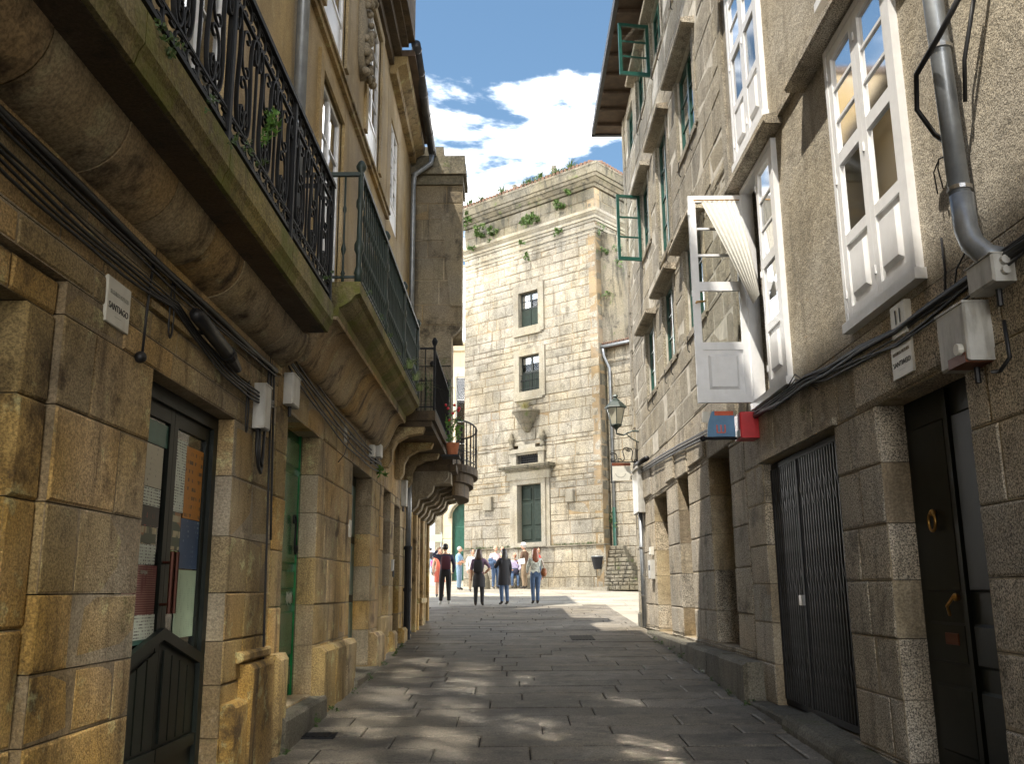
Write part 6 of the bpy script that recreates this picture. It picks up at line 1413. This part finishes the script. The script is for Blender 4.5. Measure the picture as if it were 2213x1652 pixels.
RAD = dict(pel=(.155, .12), spi=(.145, .11), che=(.165, .12), nec=(.058, .058), hb=(.05, .05), hl=(.105, .108), kl=(.076, .078), al=(.055, .056), tl=(.042, .032), sl=(.078, .075), el=(.056, .056), wl=(.036, .034), gl=(.034, .02))
BON = [('pel', 'spi'), ('spi', 'che'), ('che', 'nec'), ('nec', 'hb'), ('pel', 'hl'), ('hl', 'kl'), ('kl', 'al'), ('al', 'tl'), ('pel', 'hr'), ('hr', 'kr'), ('kr', 'ar'), ('ar', 'tr'),
       ('che', 'sl'), ('sl', 'el'), ('el', 'wl'), ('wl', 'gl'), ('che', 'sr'), ('sr', 'er'), ('er', 'wr'), ('wr', 'gr')]
def person(loc, face, label, top, leg, shoe, hair, height=1.74, pose=None, sleeve='long', hairlen=0.0, skirt=None, build=1.0, headturn=0.0, bald=False, group=None, hat=None, coat=None):
    """one standing figure: skinned body, hair, optional skirt or coat; face = heading in degrees (0 looks up the street)"""
    J = dict(JT); J.update(pose or {}); names = list(J); s = height / 1.74
    me = bpy.data.meshes.new('skel'); me.from_pydata([J[n] for n in names], [(names.index(a), names.index(b)) for a, b in BON], [])
    ob = bpy.data.objects.new('skel', me); COL.objects.link(ob); md = ob.modifiers.new('Skin', 'SKIN'); md.use_smooth_shade = True
    sd = ob.modifiers.new('Sub', 'SUBSURF'); sd.levels = 1; sd.render_levels = 1
    lay = me.skin_vertices[0].data if me.skin_vertices else None
    for i, n in enumerate(names):
        k = n if n in RAD else n[0] + 'l'; r = RAD[k]; b_ = build if n in ('pel', 'spi', 'che', 'hl', 'hr') else 1.0
        lay[i].radius = (r[0] * b_, r[1] * b_); lay[i].use_root = (n == 'pel')
    bpy.context.view_layer.update(); dg = bpy.context.evaluated_depsgraph_get(); ev = bpy.data.meshes.new_from_object(ob.evaluated_get(dg)); bpy.data.objects.remove(ob)
    th = rad(face); cs, sn = math.cos(th), math.sin(th); L = Vector(loc)
    def W(p): p = Vector(p) * s; return L + Vector((p.x * cs + p.y * sn, -p.x * sn + p.y * cs, p.z))
    V = {n: Vector(J[n]) for n in names}
    def seg(p, a, b):
        ab = b - a; t = max(0, min(1, (p - a).dot(ab) / ab.length_squared)); return (p - a - ab * t).length
    def cls(p):
        best = min(BON, key=lambda e: seg(p, V[e[0]], V[e[1]])); a, b = best
        if b in ('tl', 'tr') or (b in ('al', 'ar') and p.z < V[b].z + 0.03): return 3
        if b in ('hl', 'hr', 'kl', 'kr', 'al', 'ar') or (best == ('pel', 'spi') and p.z < 0.98): return 2
        if b in ('hb',) or b in ('gl', 'gr') or (b == 'nec' and p.z > 1.46): return 0
        if sleeve == 'short' and b in ('wl', 'wr'): return 0
        if sleeve == 'none' and b in ('wl', 'wr', 'el', 'er'): return 0
        return 1
    t = thing('person', label, 'person', tuple(L), group)
    m = MB(); base = 0
    m.v = [W(v.co) for v in ev.vertices]
    for p in ev.polygons:
        m.f.append(list(p.vertices)); m.m.append(cls(p.center)); m.r.append(0.5)
    bpy.data.meshes.remove(ev)
    hc = V['hb'] + Vector((0, .02, .115)); ht = rad(headturn); hx, hy = Vector((math.cos(ht), -math.sin(ht), 0)), Vector((math.sin(ht), math.cos(ht), 0))
    def HP(a, b, c): return hc + hx * a + hy * b + Vector((0, 0, c))
    def ell(c, r, mi, n=12, mm=8):
        o = MB(); o.ball((0, 0, 0), 1.0, 0, n, mm); m.add([W(HP(c[0] + v.x * r[0], c[1] + v.y * r[1], c[2] + v.z * r[2])) for v in o.v], o.f, mi)
    ell((0, 0, 0.005), (.075, .095, .115), 0); ell((0, .035, -.055), (.052, .055, .062), 0)        # skull and jaw
    ell((0, .10, -.012), (.012, .02, .024), 0, 6, 5); ell((-.077, 0, -.005), (.01, .022, .032), 0, 6, 5); ell((.077, 0, -.005), (.01, .022, .032), 0, 6, 5)
    ell((-.03, .088, .018), (.011, .008, .007), 4, 6, 4); ell((.03, .088, .018), (.011, .008, .007), 4, 6, 4); ell((0, .088, -.06), (.022, .008, .006), 5, 6, 4)
    for sd_ in ('l', 'r'):                                                                          # fingers and thumb
        g, w_ = V['g' + sd_], V['w' + sd_]; d = (g - w_).normalized(); o_ = d.orthogonal().normalized(); q_ = d.cross(o_)
        for k in range(4):
            b0 = g + o_ * (k - 1.5) * .017 + d * .01; ln = (.062, .072, .068, .052)[k]
            m.tube([W(b0), W(b0 + d * ln * .55 + q_ * .006), W(b0 + d * ln + q_ * .022)], [.0085 * s, .008 * s, .006 * s], 5, mi=0)
        b0 = w_.lerp(g, .45) + o_ * .028; m.tube([W(b0), W(b0 + d * .03 + o_ * .022), W(b0 + d * .06 + o_ * .024)], [.011 * s, .010 * s, .007 * s], 5, mi=0)
    m.build('body', [SK, top, leg, shoe, EYE_M, COR], t, smooth=True)
    h = MB()
    def hell(c, r, n=12, mm=8):
        o = MB(); o.ball((0, 0, 0), 1.0, 0, n, mm); h.add([W(HP(c[0] + v.x * r[0], c[1] + v.y * r[1], c[2] + v.z * r[2])) for v in o.v], o.f)
    if not bald:
        hell((0, -.018, .022), (.090, .100, .104))
    else: hell((0, -.05, -.01), (.084, .062, .05))
    if hairlen:
        n = 10; ringv = []
        for k, (zz, ww, dd) in enumerate(((.06, .088, .085), (-.04, .102, .085), (-.12, .118, .075), (-.12 - hairlen * .5, .125, .06), (-.12 - hairlen * .8, .09, .03))):
            for j in range(n): a_ = 2 * math.pi * j / n; ringv.append(W(HP(ww * math.cos(a_), -.045 + dd * math.sin(a_) - .012 * k, zz)))
        h.add(ringv, [(k * n + j, k * n + (j + 1) % n, (k + 1) * n + (j + 1) % n, (k + 1) * n + j) for k in range(4) for j in range(n)] + [tuple(range(4 * n, 5 * n))])
    h.build('hair', hair, t, smooth=True)
    def cone(prof, name, mat, cx=0.0):
        c = MB(); n = 16; V_ = []
        for k, (z, rx, ry) in enumerate(prof):
            for j in range(n):
                a_ = 2 * math.pi * j / n; wv = 1 + (.05 * math.sin(5 * a_ + k) if k > 1 else 0); V_.append(W((cx + rx * wv * math.cos(a_), ry * wv * math.sin(a_), z)))
        c.add(V_, [(k * n + j, k * n + (j + 1) % n, (k + 1) * n + (j + 1) % n, (k + 1) * n + j) for k in range(len(prof) - 1) for j in range(n)]); c.build(name, mat, t, smooth=True)
    if skirt: cone([(1.12, .15, .115), (.98, .165, .135), (.85, .19, .16), (skirt[0] + .1, .20, .17), (skirt[0], .215, .18)], 'skirt', skirt[1])
    if coat: cone([(1.41, .17, .10), (1.30, .20, .135), (1.12, .185, .135), (.95, .20, .15), (.75, .22, .17), (coat[0], .23, .18)], 'coat', coat[1])
    if hat:
        c = MB(); o = MB(); o.lathe([(.135, 0), (.135, .012), (.09, .016), (.085, .09), (.05, .105), (.01, .107)], (0, 0, 0), 14); c.add([W(HP(v.x, v.y, v.z + .06)) for v in o.v], o.f); c.build('hat', hat, t, smooth=True)
    return t, W
def backpack(W, label, mat, z0=1.02, z1=1.42, w=.15, d=.16, x=0.0, y0=-.10):
    t = thing('backpack', label, 'backpack', tuple(W((x, y0 - d / 2, z0)))); m = MB()
    prof = [(z0, .8, .75), (z0 + .04, 1, 1), (z1 - .12, 1, 1), (z1 - .03, .85, .8), (z1, .55, .5)]; V = []; n = 12
    for z, a, b in prof:
        for j in range(n):
            an = 2 * math.pi * j / n; cx_, cy_ = abs(math.cos(an)) ** .5 * math.copysign(1, math.cos(an)), abs(math.sin(an)) ** .5 * math.copysign(1, math.sin(an)); V.append(W((x + cx_ * w * a, y0 - d / 2 + cy_ * d / 2 * b, z)))
    m.add(V, [(k * n + j, k * n + (j + 1) % n, (k + 1) * n + (j + 1) % n, (k + 1) * n + j) for k in range(4) for j in range(n)] + [tuple(range(n)), tuple(range(4 * n, 5 * n))]); m.build('pack', mat, t, smooth=True)
    for sx in (-1, 1):
        q = MB(); q.tube([W((sx * .11, y0, z1 - .06)), W((sx * .12, 0, 1.475)), W((sx * .125, .115, 1.36)), W((sx * .14, .10, 1.2)), W((sx * .13, y0, z0 + .1))], .016, 6); q.build('strap', mat, t)
    return t
def at(x, y): p = onG(x, y); return Vector((p.x, p.y, gz(p.y) + 0.004))
def back(x, d): p = onY(x, 1270, d); return Vector((p.x, d, gz(d) + 0.004))
# the four nearest, in the shade
tA, WA_ = person(at(962, 1309), -8, 'person in navy top and black trousers pointing away, in white trainers', NVY, BLK, SHW, HB, 1.82, dict(el=(-.36, .14, 1.42), wl=(-.22, .30, 1.58), gl=(-.17, .33, 1.63), er=(.26, -.02, 1.13), wr=(.24, .12, .95), gr=(.22, .17, .93), kl=(-.11, .03, .50), al=(-.13, .05, .085), tl=(-.15, .2, .04)))
backpack(WA_, 'dark red backpack worn by the person in navy', flat('maroon_nylon', (0.07, 0.015, 0.03)), w=.15)
tC, WC_ = person(at(1035, 1311), 6, 'person in dark dress and leggings with hand on hip', PUR, BLK, SHD, HN, 1.66, dict(er=(.37, -.08, 1.17), wr=(.20, .02, 1.02), gr=(.15, .05, 1.0)), 'short', .16, skirt=(.58, BLK))
backpack(WC_, 'black backpack worn by the person with hand on hip', BLK, w=.15)
tE, WE_ = person(at(1090, 1309), -35, 'person in long black cardigan and jeans raising a hand to the mouth', BLK, DNM, SHD, HB, 1.66, dict(el=(-.27, .12, 1.16), wl=(-.10, .20, 1.40), gl=(-.06, .17, 1.47)), 'long', .22, coat=(.62, BLK))
tH, WH_ = person(at(1158, 1307), -12, 'person with long red hair in floral top and jeans', FLO, DNM, SHD, HR, 1.66, dict(el=(-.25, .05, 1.13), wl=(-.22, .20, 1.0), gl=(-.2, .25, .99), kl=(-.09, .02, .5), al=(-.08, 0, .085), tl=(-.1, .15, .04), kr=(.07, .0, .5), ar=(.06, -.02, .085), tr=(.07, .13, .04)), 'long', .30)
bg_ = thing('shoulder_bag', 'tan leather shoulder bag carried by the person with red hair', 'bag', tuple(WH_((.27, -.02, .9))))
m = MB(); o = MB(); o.ball((0, 0, 0), 1, 0, 12, 8); m.add([WH_((.27 + v.x * .10, -.03 + v.y * .15, 1.0 + v.z * .15)) for v in o.v], o.f); m.build('pouch', LEA, bg_, smooth=True)
m = MB(); m.tube([WH_((.27, .10, 1.08)), WH_((.20, .06, 1.38)), WH_((.17, 0, 1.46)), WH_((.20, -.10, 1.36)), WH_((.27, -.15, 1.08))], .012, 6); m.build('strap', LEA, bg_)
# the group in the sun by the tower
person(at(950, 1292), 170, 'person in coral dress half hidden behind the one in navy', COR, SK, SHD, HN, 1.66, None, 'none', .2, skirt=(.55, COR))
hb_ = at(944, 1288); m = MB(); m.hexa([hb_ + Vector(q) for q in ((-.16, -.3, .35), (.16, -.3, .35), (.16, -.2, .35), (-.16, -.2, .35), (-.13, -.3, .75), (.13, -.3, .75), (.13, -.2, .75), (-.13, -.2, .75))]); setp(m.build('shopping_bag', WHT, None), 'white shopping bag held beside the coral dress', 'bag')
crossed = dict(el=(-.25, .06, 1.13), wl=(-.02, .20, 1.16), gl=(.06, .19, 1.17), er=(.25, .06, 1.12), wr=(.02, .22, 1.12), gr=(-.06, .20, 1.12))
person(back(992, 39.4), 110, 'grey haired person in light blue shirt and pale jeans with arms crossed', SKY, JNL, SHD, HG, 1.74, crossed, 'short')
person(back(1021, 37.8), 160, 'person in white shirt half hidden behind the dark dress', WHT, OLV, SHD, HN, 1.62)
hold = dict(el=(-.25, .02, 1.13), wl=(-.16, .22, 1.02), gl=(-.10, .26, 1.0), er=(.25, .02, 1.13), wr=(.16, .22, 1.0), gr=(.1, .26, .98))
person(back(1071, 40.0), 150, 'balding person in pale pink shirt and dark jeans holding a jacket', PNK, DNM, SHD, HG, 1.76, hold, 'long', bald=True, build=1.1)
jb = back(1062, 39.7); m = MB()
for k in range(5): m.ball(jb + Vector((RD.uniform(-.10, .12), RD.uniform(-.05, .05), .92 + .07 * k)), .10, n=8, m=6, sc=(1.2, .7, 1))
setp(m.build('folded_jacket', DNM, None, smooth=True), 'dark folded jacket carried by the person in pale pink', 'jacket')
person(back(1086, 40.4), 175, 'person in pale yellow waistcoat behind the black cardigan', YEL, DNM, SHD, HG, 1.72, None, 'long', bald=True)
sit = dict(pel=(0, 0, .62), spi=(0, 0, .82), che=(0, .03, 1.02), nec=(0, .03, 1.16), hb=(0, .05, 1.23), hl=(-.09, .02, .58), hr=(.09, .02, .58), kl=(-.12, .40, .52), kr=(.12, .40, .52), al=(-.12, .38, .085), ar=(.12, .38, .085), tl=(-.13, .54, .04), tr=(.13, .54, .04), sl=(-.185, .02, 1.08), sr=(.185, .02, 1.08), el=(-.25, .08, .85), er=(.25, .08, .85), wl=(-.14, .30, .74), wr=(.14, .30, .74), gl=(-.08, .34, .74), gr=(.08, .34, .74))
ps = back(1113, 40.7); person(ps, 178, 'balding person in lavender shirt seated on the stone bench by the tower', LAV, DNM, SHD, HG, 1.76, sit, 'long', bald=True)
bn2 = thing('stone_bench', 'low stone bench at the foot of the tower', 'bench', tuple(ps))
m = MB(); m.box(ps.x - 1.0, ps.x + 0.8, ps.y - 0.25, ps.y + 0.25, ps.z + .40, ps.z + .52); m.build('seat', 'tower_trim', bn2)
for q in (-.8, .55): m = MB(); m.box(ps.x + q, ps.x + q + .16, ps.y - .2, ps.y + .2, ps.z - .02, ps.z + .40); m.build('leg', 'tower_trim', bn2)
m = MB(); m.ball(ps + Vector((.05, -.42, .70)), .13, sc=(1, .6, 1.1)); setp(m.build('satchel', NVY, None, smooth=True), 'blue satchel on the lap of the seated person', 'bag')
person(back(1134, 39.9), -60, 'tall person in brown suit and pale cap seen from behind', BRN, OLV, SHD, HG, 1.84, hold, 'long', build=1.12, hat=WHT)
pp = back(1129, 39.6); m = MB(); m.hexa([pp + Vector(q) for q in ((-.14, -.1, 1.0), (.12, -.14, 1.05), (.12, -.13, 1.05), (-.14, -.09, 1.0), (-.16, -.1, 1.22), (.10, -.14, 1.27), (.10, -.13, 1.27), (-.16, -.09, 1.22))]); setp(m.build('folded_map', WHT, None), 'white folded map held by the person in brown', 'map')
person(back(1166, 40.2), 190, 'dark haired person in red shirt behind the one with red hair', RED, DNM, SHD, HB, 1.66)
person(back(1152, 41.0), 170, 'person in white shirt standing against the tower between red shirt and brown suit', WHT, DNM, SHD, HG, 1.72)
person(back(918, 66), 20, 'distant walker in red far up the street', RED, BLK, SHD, HN, 1.7)
person(back(930, 62), 10, 'distant walker in black top and pale trousers far up the street', BLK, JNL, SHD, HB, 1.7)
person(back(936, 60), -20, 'distant child in bright pink far up the street', flat('bright_pink', (.7, .06, .2)), BLK, SHD, HN, 1.1)
# stone bollard
bo = at(1050, 1274); m = MB(); m.lathe([(.20, 0), (.18, .25), (.12, .55), (.05, .72), (.01, .75)], bo, 10); setp(m.build('stone_bollard', 'tower_dark', None), 'dark conical stone bollard by the foot of the tower', 'bollard')

# ================================================================ small growth and dirt along the wall feet
for k in range(14):
    d = 8.6 + 1.15 * k * RD.uniform(0.8, 1.1)
    if d < 18.6: weed((XL + 0.16 + RD.uniform(0, .05), d, gz(d) + 0.03), 20, 0.07, 0.022, 'low weed at the foot of the left wall', 'weeds at the foot of the left wall', flat=0.5)
for k in range(12):
    d = 10.9 + 0.72 * k * RD.uniform(0.85, 1.1)
    if d < 19.2: weed((2.56 + 0.10 * (d - 11) / 8, d, gz(d) + 0.02), 22, 0.08, 0.024, 'low weed along the foot of the mossy ledge', 'weeds along the mossy ledge', flat=0.5)
